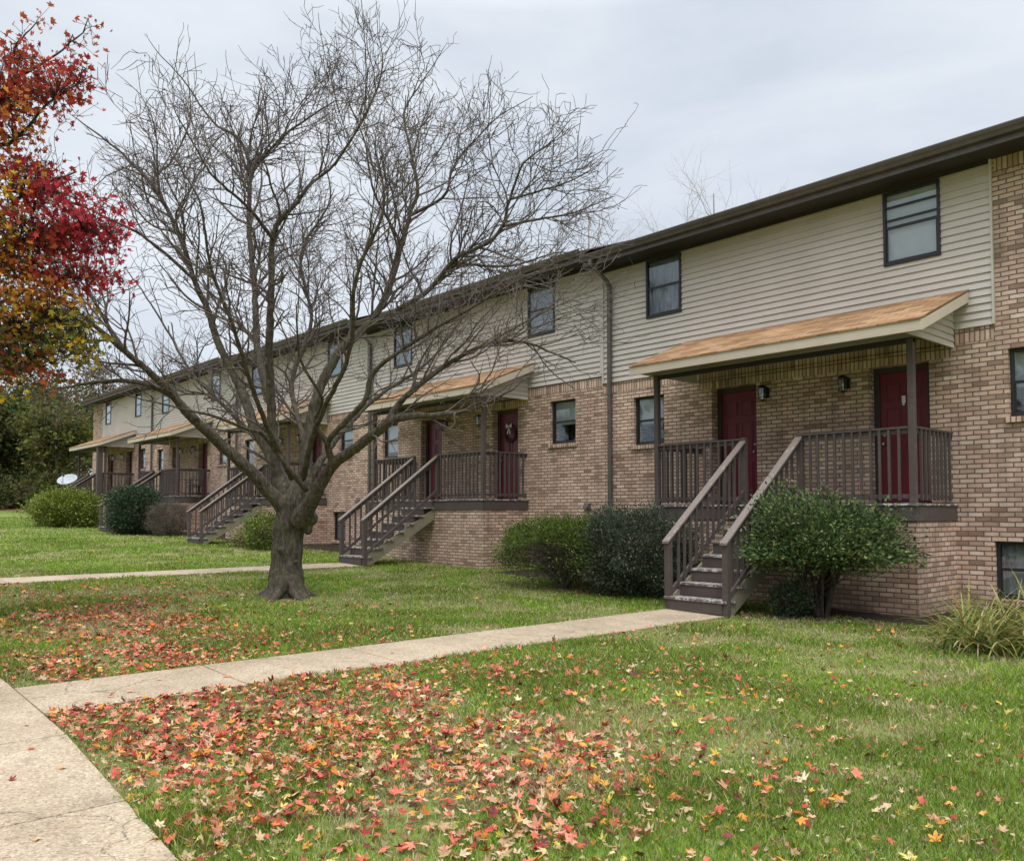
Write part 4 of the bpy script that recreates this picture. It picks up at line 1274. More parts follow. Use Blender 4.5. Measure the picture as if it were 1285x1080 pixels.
# ------------------------------------------------------------------ shrubs
QUAD = (np.array([[0, 0, 0], [.45, .26, .06], [1, 0, 0], [.45, -.26, .06]]), np.array([[0, 1, 2, 3]]))
def shrub(name, label, cat, x, y, rad, h, n, leaf, pal, stem_mat='darkbark', clear=0.0, shell=.55, lump=.16, nst=9, group=None, zc=None, narrow=1.0, seed=1, bare=None, flat=None):
    """a shrub standing at x, y: radii rad=(rx, ry), height h, leaves from height 'clear' up"""
    r_ = np.random.default_rng(seed)
    z0 = float(gz(x)) + .0
    root = empty(name, (x, y, z0))
    tag(root, label, cat, group)
    hz = (h - clear) / 2; cz = clear + hz
    d = r_.normal(0, 1, (n, 3)); d /= np.linalg.norm(d, axis=1, keepdims=True)
    ph = r_.uniform(0, 6.28, 12)
    lumpf = 1 + lump * (np.sin(d[:, 0] * 4.3 + ph[0]) * np.sin(d[:, 2] * 5.1 + ph[1]) + .7 * np.sin(d[:, 1] * 7.2 + ph[2]) * np.sin(d[:, 0] * 6.3 + ph[3]) + .5 * np.sin(d[:, 2] * 11 + ph[4] + d[:, 1] * 9))
    rr = (shell + (1 - shell) * r_.random(n) ** .6) * lumpf
    sup = np.sign(d) * np.abs(d) ** .85
    if flat: sup[:, 2] = np.where(sup[:, 2] < 0, sup[:, 2] * flat, sup[:, 2] * 1.0)
    P_ = sup * rr[:, None] * np.array([rad[0], rad[1], hz]) + np.array([0, 0, cz])
    # sprays: gather leaves into little clusters
    nc = max(20, n // 14)
    ids = r_.integers(0, nc, n)
    cen = P_[:nc][ids]
    P_ = np.where(r_.random((n, 1)) < .8, cen + r_.normal(0, 1, (n, 3)) * leaf * 1.6, P_)
    P_[:, 2] = np.maximum(P_[:, 2], .02)
    if bare is not None:      # drop leaves where the photo shows bare inner twigs
        keep = np.array([not bare(p) for p in P_]); P_ = P_[keep]
    n = len(P_)
    C_ = np.array(pal)[r_.integers(0, len(pal), n)] * r_.uniform(.7, 1.3, (n, 1))
    outd = P_ - np.array([0, 0, cz]); outd /= np.linalg.norm(outd, axis=1, keepdims=True) + 1e-6
    dirn = outd + r_.normal(0, .6, (n, 3)) + np.array([0, 0, .25]); dirn /= np.linalg.norm(dirn, axis=1, keepdims=True)
    side = np.cross(dirn, r_.normal(0, 1, (n, 3))); side /= np.linalg.norm(side, axis=1, keepdims=True) + 1e-6
    nor = np.cross(dirn, side)
    R = np.stack([dirn, side, nor], -1)
    s_ = r_.uniform(.7, 1.3, n) * leaf
    V, F, C = scatter(QUAD[0], QUAD[1], P_, R, np.stack([s_, s_ * narrow, s_], -1), C_)
    segs = []
    for k in range(nst):
        a = 2 * math.pi * k / nst + r_.uniform(-.3, .3)
        q0 = np.array([.05 * math.cos(a), .05 * math.sin(a), -.03])
        tip = np.array([math.cos(a) * rad[0] * r_.uniform(.3, .85), math.sin(a) * rad[1] * r_.uniform(.3, .85), clear + (h - clear) * r_.uniform(.4, .8)])
        m1 = q0 + (tip - q0) * .4 + r_.normal(0, .04, 3) + np.array([-math.cos(a), -math.sin(a), .5]) * .06
        r0 = .012 + .012 * h
        c = smooth_curve([(*q0, r0), (*m1, r0 * .75), (*tip, r0 * .3)], .06)
        for p, q in zip(c[:-1], c[1:]): segs.append([*p[:3], *q[:3], p[3], q[3]])
        for _ in range(16):
            s0 = c[r_.integers(len(c) // 4, len(c))]
            e = P_[r_.integers(0, n)]
            dv = e - s0[:3]; L_ = np.linalg.norm(dv)
            if L_ > .9 * max(rad): dv = dv / L_ * .9 * max(rad)
            mm = s0[:3] + dv * .5 + r_.normal(0, .03, 3)
            segs.append([*s0[:3], *mm, .006, .0045]); segs.append([*mm, *(s0[:3] + dv), .0045, .003])
    V2, F2 = tubes(segs, 5)
    link_mesh('stems', np_mesh('stems', V2, F2, smooth=True), M[stem_mat], root)
    link_mesh('foliage', np_mesh('foliage', V, F, C), M['needle'], root)
    return root
DG = [(.026, .048, .024), (.040, .066, .032), (.058, .088, .042), (.08, .11, .055)]
YG = [(.16, .20, .03), (.22, .26, .04), (.09, .12, .025), (.28, .30, .06)]
GG = [(.065, .088, .052), (.09, .115, .07), (.045, .065, .04), (.14, .155, .11), (.12, .085, .065)]
RH = [(.055, .095, .032), (.085, .135, .04), (.12, .165, .055), (.035, .058, .024), (.17, .18, .055)]
BR = [(.16, .12, .09), (.11, .09, .07), (.20, .16, .12), (.09, .09, .06)]
YW = [(.16, .22, .035), (.21, .26, .05), (.09, .13, .03), (.05, .08, .025)]
shrub('evergreen_shrub', 'spreading yew with green top over bare brown twigs, left of the nearest pair of shrubs', 'shrub', -10.80, 10.75, (1.16, .95), 1.26, 60000, .046, YW, clear=.12, shell=.55, lump=.10, nst=44, narrow=.7, seed=11,
      stem_mat='twig', bare=lambda p: p[2] < .80 + .05 * math.sin(p[0] * 5) and p[1] < .65 and p[0] > -.82 and p[0] < .9 and (abs(p[0]) * 7.3 + p[2] * 11.1) % 1 > .10)
shrub('rounded_shrub', 'dull grey-green rounded shrub beside the nearest staircase', 'shrub', -9.22, 11.0, (.94, .82), 1.47, 42000, .042, GG + DG[1:3], clear=.02, shell=.5, lump=.2, nst=12, seed=12)
shrub('broadleaf_shrub', 'glossy green shrub with an umbrella-shaped crown on bare stems in front of the nearest porch', 'shrub', -5.98, 11.05, (1.06, .85), 1.70, 26000, .058, RH, clear=.30, shell=.30, lump=.28, nst=13, seed=13, flat=.25)
shrub('low_broadleaf_shrub', 'small dark green shoot growing at the foot of the umbrella-shaped shrub', 'shrub', -6.28, 10.75, (.26, .22), .46, 1400, .05, DG + RH[:1], clear=.02, nst=5, seed=14)
def sh_at(px, D): q = at(px, 640, D); return q[0], q[1]
a_, b_ = sh_at(82, 37.5)
shrub('spreading_juniper', 'low bright yellow-green spreading juniper by the farthest staircase', 'shrub', a_, b_, (1.75, 1.3), 1.5, 26000, .09, YG, clear=.0, lump=.24, nst=8, seed=15)
a_, b_ = sh_at(169, 32.0)
shrub('clipped_shrub', 'dark green clipped boxy shrub in front of the farthest porches', 'shrub', a_, b_, (1.08, .9), 1.78, 24000, .075, DG, clear=.0, lump=.05, nst=6, seed=16)
a_, b_ = sh_at(212, 31.2)
shrub('twiggy_shrub', 'brownish twiggy ball-shaped shrub next to the dark clipped shrub', 'shrub', a_, b_, (.84, .75), 1.24, 18000, .05, BR, 'twig', clear=.0, lump=.05, nst=10, narrow=.5, seed=17)
shrub('green_shrub', 'bright green rounded shrub seen just left of the bare tree trunk', 'shrub', -22.9, 10.8, (.66, .6), 1.0, 9000, .055, YG + RH[1:3], clear=.0, lump=.14, nst=6, seed=18)
shrub('small_shrub', 'small sparse yellowish shrub at the side of the middle staircase', 'shrub', -24.2, 10.75, (.5, .45), .5, 1500, .06, [(.20, .19, .06), (.12, .14, .04), (.25, .20, .10)], clear=.0, nst=6, seed=19)

def strappy_plant(x, y, nb, label, seed=5, hgt=.75):
    r_ = np.random.default_rng(seed)
    z0 = float(gz(x))
    root_o = None
    V, F, C = [], [], []
    for _ in range(nb):
        a = r_.uniform(0, 6.28); bx, by = r_.normal(0, .16, 2)
        L_ = r_.uniform(.45, 1.0) * hgt * 1.15; w = r_.uniform(.009, .018); lean = r_.uniform(.25, 1.25)
        c = [(.20, .22, .05), (.32, .30, .10), (.12, .16, .04), (.42, .36, .16), (.30, .15, .05)][r_.choice(5, p=[.3, .25, .25, .15, .05])]
        p = np.array([bx, by, 0]); th = .15 + lean * .2
        dirv = np.array([math.cos(a), math.sin(a), 0]); sd = np.array([-math.sin(a), math.cos(a), 0])
        n = 7; i0 = len(V)
        for k in range(n + 1):
            ww = w * (1 - (k / n) ** 2.2) + .001
            V += [p + sd * ww, p + np.array([0, 0, -.004]), p - sd * ww]; C += [c] * 3
            th += lean * .30
            p = p + (dirv * math.sin(th) + np.array([0, 0, 1]) * math.cos(th)) * L_ / n
            p[2] = max(p[2], .015)
        for k in range(n):
            q = i0 + 3 * k
            F += [(q, q + 1, q + 4, q + 3), (q + 1, q + 2, q + 5, q + 4)]
    V = np.array(V) + np.array([x, y, z0 - .01])
    me = np_mesh('strappy_plant', V - np.array([x, y, z0]), np.array(F), np.array(C))
    o = link_mesh('strappy_plant', me, M['grass']); o.location = (x, y, z0)
    tag(o, label, 'plant', 'strappy plants by the foundation')
strappy_plant(-3.55, 9.95, 260, 'clump of arching yellow-green strap leaves at the right edge, the front one', 5, .78)
strappy_plant(-3.75, 11.0, 220, 'clump of arching yellow-green strap leaves behind another, under the basement window', 6, .85)
strappy_plant(-2.95, 10.5, 260, 'clump of arching strap leaves farthest right, partly cut by the picture edge', 8, .95)

# ------------------------------------------------------------------ trees behind
def far_tree(name, label, x, y, h, crown, n, leaf, pal, trunk_r=.18, bark='darkbark', seed=1, group=None, cz=.62, nb=26, bare_tips=0):
    r_ = np.random.default_rng(seed)
    z0 = float(gz(x))
    root = empty(name, (x, y, z0)); tag(root, label, 'tree', group)
    segs = []
    lean = r_.normal(0, .25, 2)
    c = smooth_curve([(0, 0, -.2, trunk_r * 1.3), (0, 0, .5, trunk_r), (lean[0] * .5, lean[1] * .5, h * .45, trunk_r * .7), (lean[0], lean[1], h * .9, trunk_r * .12)], .5)
    for p, q in zip(c[:-1], c[1:]): segs.append([*p[:3], *q[:3], p[3], q[3]])
    V, F = tubes(segs, 8)
    link_mesh('trunk', np_mesh('trunk', V, F, smooth=True), M[bark], root)
    segs = []; tips = []
    def grow(p, d, L_, r0, depth):
        nseg = 3
        for k in range(nseg):
            d = d + r_.normal(0, .17, 3) + np.array([0, 0, .06]); d = d / np.linalg.norm(d)
            q = p + d * L_ / nseg
            segs.append([*p, *q, r0, r0 * .8]); r0 *= .8; p = q
            if depth > 0 and (k > 0 or depth < 3):
                for _ in range(1 if k < nseg - 1 else 2):
                    dd = d + r_.normal(0, .62, 3); dd /= np.linalg.norm(dd)
                    grow(p, dd, L_ * r_.uniform(.55, .8), r0 * .75, depth - 1)
        tips.append(p)
    for k in range(nb):
        t = r_.uniform(.25, .95); q = c[int(t * (len(c) - 1))]
        a = r_.uniform(0, 6.28); el = r_.uniform(.1, .9)
        d = np.array([math.cos(a) * math.cos(el), math.sin(a) * math.cos(el), math.sin(el)])
        grow(q[:3], d, crown[0] * r_.uniform(.55, .95) * (1.1 - .5 * t), q[3] * .42 + .012, 2 if n else 3)
    V, F = tubes(segs, 4)
    link_mesh('branches', np_mesh('branches', V, F, smooth=True), M[bark], root)
    if n:
        tips = np.array(tips)
        nc = n // 22
        cl = np.concatenate([tips, (r_.normal(0, .42, (max(nc - len(tips), 10), 3)) * np.array([crown[0], crown[0], crown[1]]) + np.array([lean[0], lean[1], h * cz]))])
        cl = cl[cl[:, 2] > h * .08]
        ids = r_.integers(0, len(cl), n)
        P_ = cl[ids] + r_.normal(0, 1, (n, 3)) * np.array([.36, .36, .22])
        tone = np.array(pal)[r_.integers(0, len(pal), len(cl))][ids] * r_.uniform(.7, 1.3, (n, 1))
        V, F, C = scatter(QUAD[0] - np.array([.5, 0, 0]), QUAD[1], P_, rotmats(n), np.stack([r_.uniform(.7, 1.3, n) * leaf] * 3, -1) * np.array([1, 1.5, 1]), tone)
        link_mesh('crown', np_mesh('crown', V, F, C), M['leaf'], root)
W1 = [(.045, .068, .020), (.075, .10, .028), (.12, .14, .04), (.14, .12, .05)]
W2 = [(.11, .125, .028), (.16, .165, .035), (.075, .09, .025), (.12, .09, .04)]
W3 = [(.15, .10, .05), (.22, .14, .07), (.10, .09, .04)]
G_ = 'trees of the wood beyond the lawn'
def aw(px, D): q = at(px, 640, D); return q[0], q[1]
wood = [
 ('dark green tree at the far left edge of the lawn, below the maple leaves', 5, 62, 9.2, (3.4, 3.2), 9000, W1, .2),
 ('olive green tree just right of the leftmost dark one in the wood', 38, 66, 8.6, (3.0, 3.0), 8000, W1 + W2[2:], .2),
 ('yellow-green tree with a slim pale trunk in front of the dark wood', 72, 57, 8.0, (2.0, 2.3), 6500, W2, .13),
 ('dark green tree beside the brick end of the farthest townhouse', 103, 72, 9.5, (3.4, 3.4), 9000, W1, .2),
 ('thin brownish-leaved tree rising behind the yellow-green tree', 52, 78, 11.6, (3.0, 3.4), 5000, W3 + W1[:1], .16),
 ('tall brown-leaved tree rising over the end of the farthest roof', 128, 84, 15.5, (3.6, 4.6), 5200, W3, .2),
 ('low dark bushy tree at the foot of the wood, left side', -25, 60, 7.0, (3.4, 2.6), 9000, W1, .18),
 ('dense dark tree at the back of the wood', 20, 88, 11.5, (4.6, 4.0), 14000, W1, .22),
 ('broad dark tree at the back of the wood, nearest the houses', 78, 92, 12.0, (4.6, 4.2), 14000, W1, .22)]
for k, (lb, px, D_, h, cr, n, pal, tr) in enumerate(wood):
    x_, y_ = aw(px, D_)
    far_tree('pale_trunk_tree' if k == 2 else 'woodland_tree', lb, x_, y_, h, cr, n, .24, pal, tr, 'palebark' if k == 2 else 'darkbark', 40 + k, G_, .5)
for k, (px, D_) in enumerate([(-18, 58), (14, 60), (45, 61), (78, 62), (108, 66)]):
    x_, y_ = aw(px, D_)
    shrub('woodland_shrub', ('leftmost', 'second from left', 'middle', 'fourth from left', 'rightmost')[k] + ' dark bush of the undergrowth along the edge of the wood', 'bush', x_, y_, (2.4, 1.6), 1.5 + .5 * (k % 2), 4500, .22, [W1, W1, W2, W1, W1][k], clear=0, lump=.3, nst=5, seed=90 + k, group='undergrowth at the edge of the wood')
# bare treetops behind the roofs
for k, (px, D_, h, lb, cw) in enumerate([(905, 33, 15.3, 'pale bare treetop rising above the nearest roof', 4.0),
                                     (738, 44, 18.6, 'bare treetop just showing behind the step between the two nearest roofs', 3.4),
                                     (505, 58, 18.5, 'grey bare tree behind the second roof, seen through the big bare tree', 4.0),
                                     (330, 70, 18.0, 'grey bare tree behind the middle roof, seen through the big bare tree', 4.0),
                                     (200, 80, 18.5, 'grey bare tree behind the farthest roofs', 4.2)]):
    x_, y_ = aw(px, D_)
    far_tree('bare_background_tree', lb, x_, y_, h, (cw, 3), 0, .2, W3, .16, 'palebark' if k < 2 else 'twig', 70 + k, 'bare trees behind the houses', .6, 30 if k < 2 else 15)

# unseen trees added behind the viewer to block low sky and show in panes
for k, (x_, y_) in enumerate([(-46, -22), (-38, -27), (-30, -21), (-22, -26), (-14, -22), (-6, -27), (2, -22), (10, -26), (18, -22), (26, -26)]):
    far_tree('sky_block_tree', 'added unseen leafy tree behind the viewer, blocking low sky', x_, y_, 12.5 + (k * 7 % 5) * .6, (4.6, 4.6), 2600, .62, [W1, W3, W2][k % 3], .25, 'darkbark', 120 + k, 'added sky-blocking trees behind the viewer', .5, 9)

# ------------------------------------------------------------------ grass blades (nobody could count them)
def lawn_ok(x, y):
    ok = (y > edge_y(x) - .07 * vnoise(x, y, .13, 21) ** 2 * 2 + .01) & (y < 13.3) & (x < 8)
    for a, b in PW[:2]: e_ = .055 * vnoise(x, y, .16, 22) ** 2 * 1.6; ok &= ~((x > a + e_ - .005) & (x < b - e_ + .005) & (y < 10.03))
    for k in range(5):
        ok &= ~((x > -9.75 - PER * k) & (x < -5.02 - PER * k) & (y > PY - .02))
    for (a, b, yy) in BEDS: ok &= ~((x > a) & (x < b) & (y > yy - .10 * np.sin(x * 2.3)))
    ok &= ((x + 12.35) ** 2 + (y - 6.15) ** 2 > .42 ** 2)
    return ok
def vnoise(x, y, s, seed):
    r_ = np.random.default_rng(seed); G = r_.random((64, 64))
    u, v = x / s, y / s
    i, j = np.floor(u).astype(int), np.floor(v).astype(int); fu, fv = u - i, v - j
    fu = fu * fu * (3 - 2 * fu); fv = fv * fv * (3 - 2 * fv)
    g = lambda a, b: G[a % 64, b % 64]
    return (g(i, j) * (1 - fu) + g(i + 1, j) * fu) * (1 - fv) + (g(i, j + 1) * (1 - fu) + g(i + 1, j + 1) * fu) * fv
def in_view(x, y, margin=.1):
    d = -x * sa + y * ca; r = x * ca + y * sa
    return (d > 2.6) & (np.abs(r / np.maximum(d, .1)) < .61 + margin), d
def grass():
    X, Y, S, Dn = [], [], [], []
    for (d0, d1, dens) in ((2.6, 5.0, 6500), (5.0, 8.0, 4200), (8.0, 12.0, 2300), (12.0, 18.0, 1050), (18, 28, 420), (28, 48, 130)):
        # sample in a strip of depth by rejection over the view wedge
        area = .71 * (d1 * d1 - d0 * d0)
        wide = 1.25 if d1 <= 18 else .71          # the lawn goes on past the right edge of the frame
        n = int(area * dens * (wide + .75) / 1.42)
        d = np.sqrt(rng.uniform(d0 * d0, d1 * d1, n)); r = rng.uniform(-.75, wide, n) * d
        x = r * ca - d * sa; y = r * sa + d * ca
        X.append(x); Y.append(y); S.append(d)
    x = np.concatenate(X); y = np.concatenate(Y); d = np.concatenate(S)
    ok = lawn_ok(x, y); x, y, d = x[ok], y[ok], d[ok]
    dry = vnoise(x, y, 1.3, 1) * .55 + vnoise(x, y, .45, 2) * .45
    tall = vnoise(x, y, .35, 3) * .5 + vnoise(x, y, 1.1, 9) * .5
    keep = rng.random(len(x)) < np.clip(1.25 - 1.1 * np.clip(dry - .52, 0, 1) * 3, .25, 1)
    x, y, d, dry, tall = x[keep], y[keep], d[keep], dry[keep], tall[keep]
    n = len(x)
    print('grass blades', n)
    h = (.028 + .055 * tall ** 1.6 * 1.2) * rng.uniform(.6, 1.35, n) * np.clip(1.15 - dry * .5, .5, 1.1)
    edge = np.minimum(np.abs(y - SW_Y), 1)
    w = .0024 * np.clip(d / 5, 1, 6.5) * rng.uniform(.7, 1.3, n)
    a = rng.uniform(0, 6.283, n); lean = rng.uniform(.2, 1.25, n) * h
    dx, dy = np.cos(a), np.sin(a); b = rng.uniform(0, 6.283, n); sx, sy = np.cos(b) * w, np.sin(b) * w
    z = gz(x) - .004
    # the lawn laps over the walk edges
    V = np.empty((n, 5, 3))
    V[:, 0] = np.stack([x - sx, y - sy, z], -1); V[:, 1] = np.stack([x + sx, y + sy, z], -1)
    V[:, 2] = np.stack([x + dx * lean * .35 + sx * .8, y + dy * lean * .35 + sy * .8, z + h * .62], -1)
    V[:, 3] = np.stack([x + dx * lean * .35 - sx * .8, y + dy * lean * .35 - sy * .8, z + h * .62], -1)
    V[:, 4] = np.stack([x + dx * lean, y + dy * lean, z + h], -1)
    base = np.arange(n)[:, None] * 5
    tri = np.concatenate([base + np.array([[0, 1, 2]]), base + np.array([[0, 2, 3]]), base + np.array([[3, 2, 4]])], 0)
    green = np.array([[.17, .275, .03], [.22, .315, .035], [.12, .205, .025], [.33, .38, .06], [.14, .25, .045]])
    straw = np.array([[.42, .36, .19], [.52, .44, .25], [.33, .30, .13]])
    pick = rng.random(n) < np.clip((dry - .47) * 3.6, .14, .9)
    hue = vnoise(x, y, .8, 4)[:, None]
    C = np.where(pick[:, None], straw[rng.integers(0, 3, n)], green[rng.integers(0, 5, n)] * (.72 + .6 * hue)) * rng.uniform(.75, 1.25, (n, 1))
    o = link_mesh('lawn_grass', np_mesh('lawn_grass', V.reshape(-1, 3), tri, np.repeat(C, 5, 0)), M['grass'])
    tag(o, 'short green lawn grass with straw-coloured dry patches', 'grass', kind='stuff')
grass()

# ------------------------------------------------------------------ fallen leaves
LEAFC = {
 'salmon': [(.60, .18, .11), (.63, .26, .16), (.54, .12, .08)],
 'red': [(.38, .06, .045), (.30, .04, .035), (.46, .10, .055)],
 'dark maroon': [(.17, .04, .04), (.22, .05, .045), (.13, .045, .03)],
 'orange': [(.62, .22, .04), (.68, .30, .06), (.55, .15, .03)],
 'tan': [(.50, .34, .18), (.58, .42, .25), (.38, .24, .13)],
 'yellow': [(.60, .42, .07), (.60, .47, .13)]}
KINDS = list(LEAFC)
def leaf_density(x, y):
    """relative number of fallen leaves per square metre, thickest near the maple"""
    g = lambda cx, cy, sx, sy, a: a * np.exp(-((x - cx) / sx) ** 2 - ((y - cy) / sy) ** 2)
    dn = g(-5.6, 2.6, 1.7, 1.4, 680) + g(-4.3, 2.9, 1.6, 1.5, 300) + g(-9.8, 2.7, 2.4, 1.0, 330) + g(-12.5, 3.6, 3.5, 1.4, 120) + g(-7.8, 4.2, 2.8, 1.6, 14)
    dn = dn + g(-4.2, 4.4, 2.4, 2.0, 34) + g(-6.0, 5.0, 2.2, 2.0, 40) + 8
    dn = np.where((x > -7.87) & (x < -6.86) & (y > SW_Y), dn * .018, dn)
    dn = np.where(y < edge_y(x), .25 + g(-5.4, 1.35, 1.2, .28, 6), dn)
    dn = np.where((x > -16.4) & (x < -7.8) & (y > 6.6), 1.5, dn)
    dn = np.where(x < -17.6, .5, dn)
    return dn
def fallen():
    # candidate positions by thinning
    n = 400000
    d = np.sqrt(rng.uniform(2.7 ** 2, 32 ** 2, n)); r = rng.uniform(-.68, .68, n) * d
    x = r * ca - d * sa; y = r * sa + d * ca
    area = .68 * (32 ** 2 - 2.7 ** 2)
    p = leaf_density(x, y) * area / n * (.35 + 1.3 * vnoise(x, y, .5, 12) ** 1.5 * 1.7)
    ok = (rng.random(n) < p) & (y < 11.8) & (y > -.3) & (lawn_ok(x, y) | ((x > -7.87) & (x < -6.86) & (y < 10)) | (y < edge_y(x)))
    x, y, d = x[ok], y[ok], d[ok]
    n = len(x)
    print('fallen leaves', n)
    hue = np.clip((x + 7.5) / 8, 0, 1)           # redder near the maple, tanner to the right
    u = rng.random(n)
    cum0 = np.cumsum([.40, .18, .11, .12, .17, .02]); cum1 = np.cumsum([.16, .09, .12, .16, .42, .05])
    cum = cum0[None] * (1 - hue[:, None]) + cum1[None] * hue[:, None]
    kind = (u[:, None] > cum).sum(1).clip(0, 5)
    onpath = (y < edge_y(x)) | ((x > -7.87) & (x < -6.86))
    z = gz(x) + np.where(onpath, .036, rng.uniform(.012, .05, n))
    size = rng.uniform(.05, .115, n)
    tmpl = [maple_template(cu, sd) for cu, sd in ((.10, 1), (.3, 2), (.55, 4), (-.3, 5), (.95, 6), (-.6, 7))]
    order = np.argsort(d / (size / .075))
    inner = (np.abs((x * ca + y * sa) / d) < .6) & (d > 3.5)
    order = np.array([i for i in order if inner[i]])
    first = set(order[:300].tolist())
    # variants shared by the individually placed leaves
    lib = {}
    for kk, nm in enumerate(KINDS):
        for q, (tv, tf) in enumerate(tmpl):
            cc = np.array(LEAFC[nm][q % len(LEAFC[nm])])
            C_ = np.repeat((cc * (.85 + .1 * (q % 4)))[None], len(tv), 0)
            me = np_mesh('fallen_leaf', tv, tf, C_); me.materials.append(M['fallen']); lib[(kk, q)] = me
    R = rotmats(n, .68)
    flat = rotmats(n, .18)
    R[onpath] = flat[onpath]
    def place(i):
        X_, Y_, d_ = x[i], y[i], d[i]
        side = (X_ * ca + Y_ * sa) / d_
        if X_ < -7.87: return 'beyond the nearer path'
        if Y_ < SW_Y + .35: return 'along the grass edge of the sidewalk'
        if -6.86 < X_ < -6.3: return 'along the near edge of the path'
        row = 'nearest the viewer' if d_ < 4.2 else ('in the second band' if d_ < 4.8 else 'farther in')
        colm = 'left' if side < -.2 else ('middle' if side < .2 else 'right')
        return row + ', ' + colm + ' side'
    words = {'salmon': 'salmon-pink', 'red': 'bright red', 'dark maroon': 'dark maroon', 'orange': 'orange', 'tan': 'pale tan', 'yellow': 'yellow'}
    for i in sorted(first):
        q = int(rng.integers(0, 6))
        o = bpy.data.objects.new('fallen_leaf', lib[(int(kind[i]), q)])
        col.objects.link(o)
        Mx = Matrix([[*R[i][0], 0], [*R[i][1], 0], [*R[i][2], 0], [0, 0, 0, 1]]) @ Matrix.Diagonal((float(size[i] * rng.uniform(.6, 1.05)), float(size[i] * rng.uniform(.75, 1.1)), float(size[i]), 1))
        Mx.translation = (float(x[i]), float(y[i]), float(z[i]))
        o.matrix_world = Mx
        nm = words[KINDS[kind[i]]]
        if onpath[i]: tag(o, nm + ' maple leaf lying flat on the bare concrete walk', 'leaf', nm + ' leaves on the concrete')
        else:
            sz = 'large' if size[i] > .105 else ('small' if size[i] < .08 else 'middling')
            cu = ('flat', 'slightly cupped', 'cupped', 'face-down', 'curled-up', 'humped')[q]
            lb = '%s %s %s maple leaf %s' % (sz, cu, nm, place(i))
            tag(o, lb, 'leaf', lb.replace('maple leaf', 'leaves'))
    rest = np.array([i for i in range(n) if i not in first])
    Vs, Fs, Cs, off = [], [], [], 0
    tsel = rng.integers(0, 6, len(rest))
    for q, (tv, tf) in enumerate(tmpl):
        idx = rest[tsel == q]
        pal = np.array([LEAFC[KINDS[k]][rng.integers(0, len(LEAFC[KINDS[k]]))] for k in kind[idx]]) * rng.uniform(.75, 1.2, (len(idx), 1))
        V, F, C = scatter(tv, tf, np.stack([x[idx], y[idx], z[idx]], -1), R[idx], size[idx][:, None] * rng.uniform([.55, .7, .7], [1.05, 1.1, 1.2], (len(idx), 3)), pal)
        Vs.append(V); Fs.append(F + off); Cs.append(C); off += len(V)
    # crumbled bits between the whole leaves
    nb_ = 26000
    db = np.sqrt(rng.uniform(2.7 ** 2, 15 ** 2, nb_)); rb = rng.uniform(-.66, .66, nb_) * db
    xb = rb * ca - db * sa; yb = rb * sa + db * ca
    okb = lawn_ok(xb, yb) & (rng.random(nb_) < np.clip(leaf_density(xb, yb) / 55 + .22, 0, 1))
    xb, yb = xb[okb], yb[okb]; m_ = len(xb)
    pb = np.array([(.34, .24, .13), (.46, .36, .22), (.24, .13, .08), (.38, .16, .10), (.52, .42, .26)])[rng.integers(0, 5, m_)] * rng.uniform(.7, 1.2, (m_, 1))
    tri_v = np.array([[-.5, -.2, 0], [.1, -.45, .15], [.6, 0, 0], [0, .4, .1]]); tri_f = np.array([[0, 1, 2], [0, 2, 3]])
    V, F, C = scatter(tri_v, tri_f, np.stack([xb, yb, gz(xb) + rng.uniform(.008, .04, m_)], -1), rotmats(m_, 1.2), rng.uniform(.010, .032, m_), pb)
    Vs.append(V); Fs.append(F + off); Cs.append(C); off += len(V)
    o = link_mesh('fallen_leaves', np_mesh('fallen_leaves', np.concatenate(Vs), np.concatenate(Fs), np.concatenate(Cs)), M['fallen'])
    tag(o, 'scattered red, orange and tan maple leaves covering the lawn farther off', 'leaves', kind='stuff')
fallen()

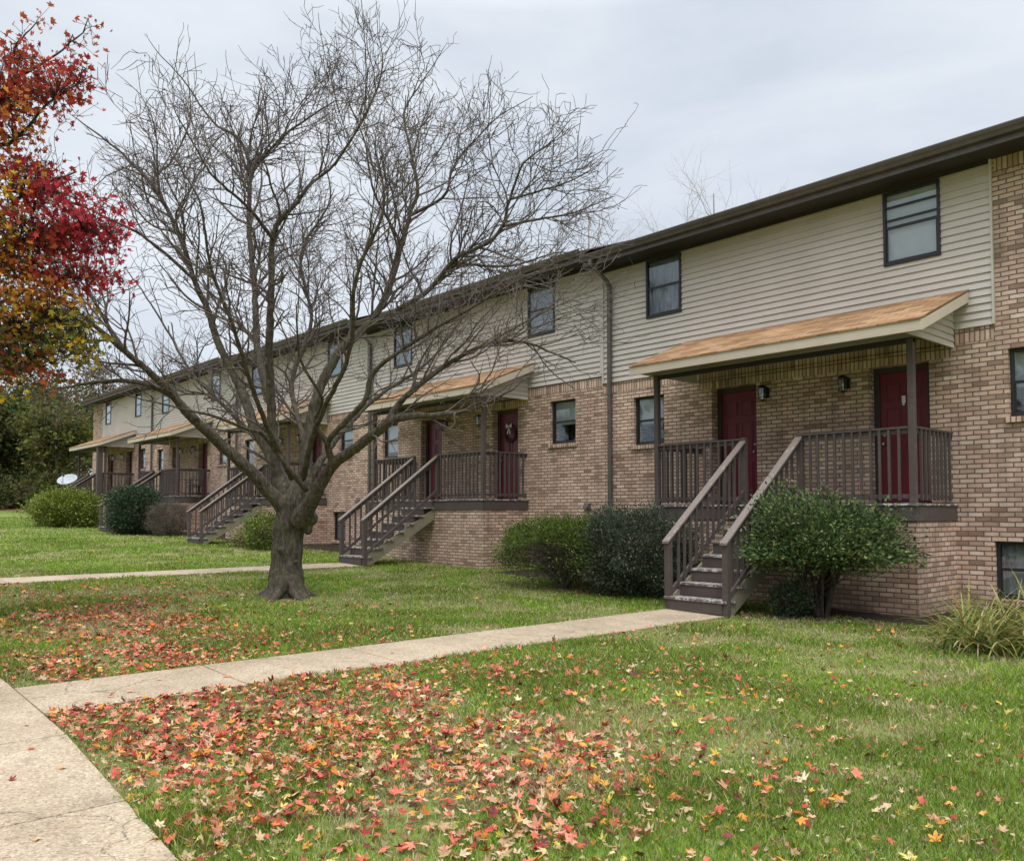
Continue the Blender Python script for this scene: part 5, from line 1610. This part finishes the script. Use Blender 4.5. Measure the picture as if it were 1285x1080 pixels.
# ------------------------------------------------------------------ satellite dish, chair
def dish():
    x, y = -42.4, 10.3
    z0 = float(gz(x)); q = at(85, 603, 38.6); x, y, zc = q[0], q[1], q[2]
    z0 = float(gz(x))
    root = empty('satellite_dish', (x, y, z0)); tag(root, 'round grey-white satellite dish on a pole beside the farthest staircase', 'satellite dish')
    m = MB(); m.tube([(x, y + .12, z0 - .1), (x, y + .12, zc - .05), (x, y + .05, zc)], .035, 8); m.build('pole', M['dishgrey'], root, smooth=True)
    nrm = Vector((.50, -.48, .85)).normalized(); a = nrm.orthogonal().normalized(); a = Vector((0, 0, 1)).cross(nrm).normalized(); b = nrm.cross(a)
    m = MB(); rings = 7; seg = 28
    for side in (0, 1):
        for i in range(rings + 1):
            rr = .45 * i / rings
            for j in range(seg):
                w = 2 * math.pi * j / seg
                p = Vector((x, y, zc)) + a * rr * math.cos(w) + b * rr * .86 * math.sin(w) + nrm * (rr * rr * .45 - side * .012)
                m.v.append(tuple(p))
        o_ = side * (rings + 1) * seg
        for i in range(rings):
            for j in range(seg):
                l = (j + 1) % seg
                f = (o_ + i * seg + j, o_ + (i + 1) * seg + j, o_ + (i + 1) * seg + l, o_ + i * seg + l)
                m.f.append(f if side == 0 else f[::-1])
    e0 = rings * seg; e1 = (rings + 1) * seg + rings * seg
    for j in range(seg):
        l = (j + 1) % seg; m.f.append((e0 + j, e1 + j, e1 + l, e0 + l))
    m.build('reflector', M['dishgrey'], root, smooth=True)
    f = Vector((x, y, zc)) + nrm * .42 - b * .12
    m = MB(); m.tube([tuple(Vector((x, y, zc)) - b * .42 + nrm * .07), tuple(f - b * .05)], .014, 6); m.build('feed_arm', M['black'], root)
    m = MB(); m.tube([tuple(f + nrm * .04), tuple(f - nrm * .07)], [.045, .03], 8); m.build('receiver', M['black'], root)
dish()
def chair():
    x, y, z0 = -33.15 - .35, 12.7, 1.62 + .17 * 3
    root = empty('porch_chair', (x, y, z0)); tag(root, 'dark slatted wooden chair standing on the fourth porch behind its railing', 'chair')
    m = MB()
    for k in range(5): m.box(x - .26, x + .26, y - .26 + k * .105, y - .26 + k * .105 + .09, z0 + .41, z0 + .435)
    m.build('seat', M['doorframe'], root, bevel=.004)
    m = MB()
    for k in range(5):
        u = -.24 + k * .103
        m.box(x + u, x + u + .07, y + .255, y + .278, z0 + .40, z0 + .98 - .02 * abs(k - 2))
    m.box(x - .26, x + .26, y + .279, y + .30, z0 + .55, z0 + .61).box(x - .24, x + .24, y + .279, y + .30, z0 + .84, z0 + .90)
    m.build('backrest', M['doorframe'], root, bevel=.004)
    for sx in (-1, 1):
        for sy in (-1, 1):
            m = MB(); m.box(x + sx * .25 - .022, x + sx * .25 + .022, y + sy * .25 - .022, y + sy * .25 + .022, z0, z0 + (.64 if sy < 0 else .41)); m.build('leg', M['doorframe'], root, bevel=.004)
        m = MB(); m.box(x + sx * .27 - .045, x + sx * .27 + .045, y - .30, y + .25, z0 + .642, z0 + .665); m.build('armrest', M['doorframe'], root, bevel=.004)
chair()
print('done')
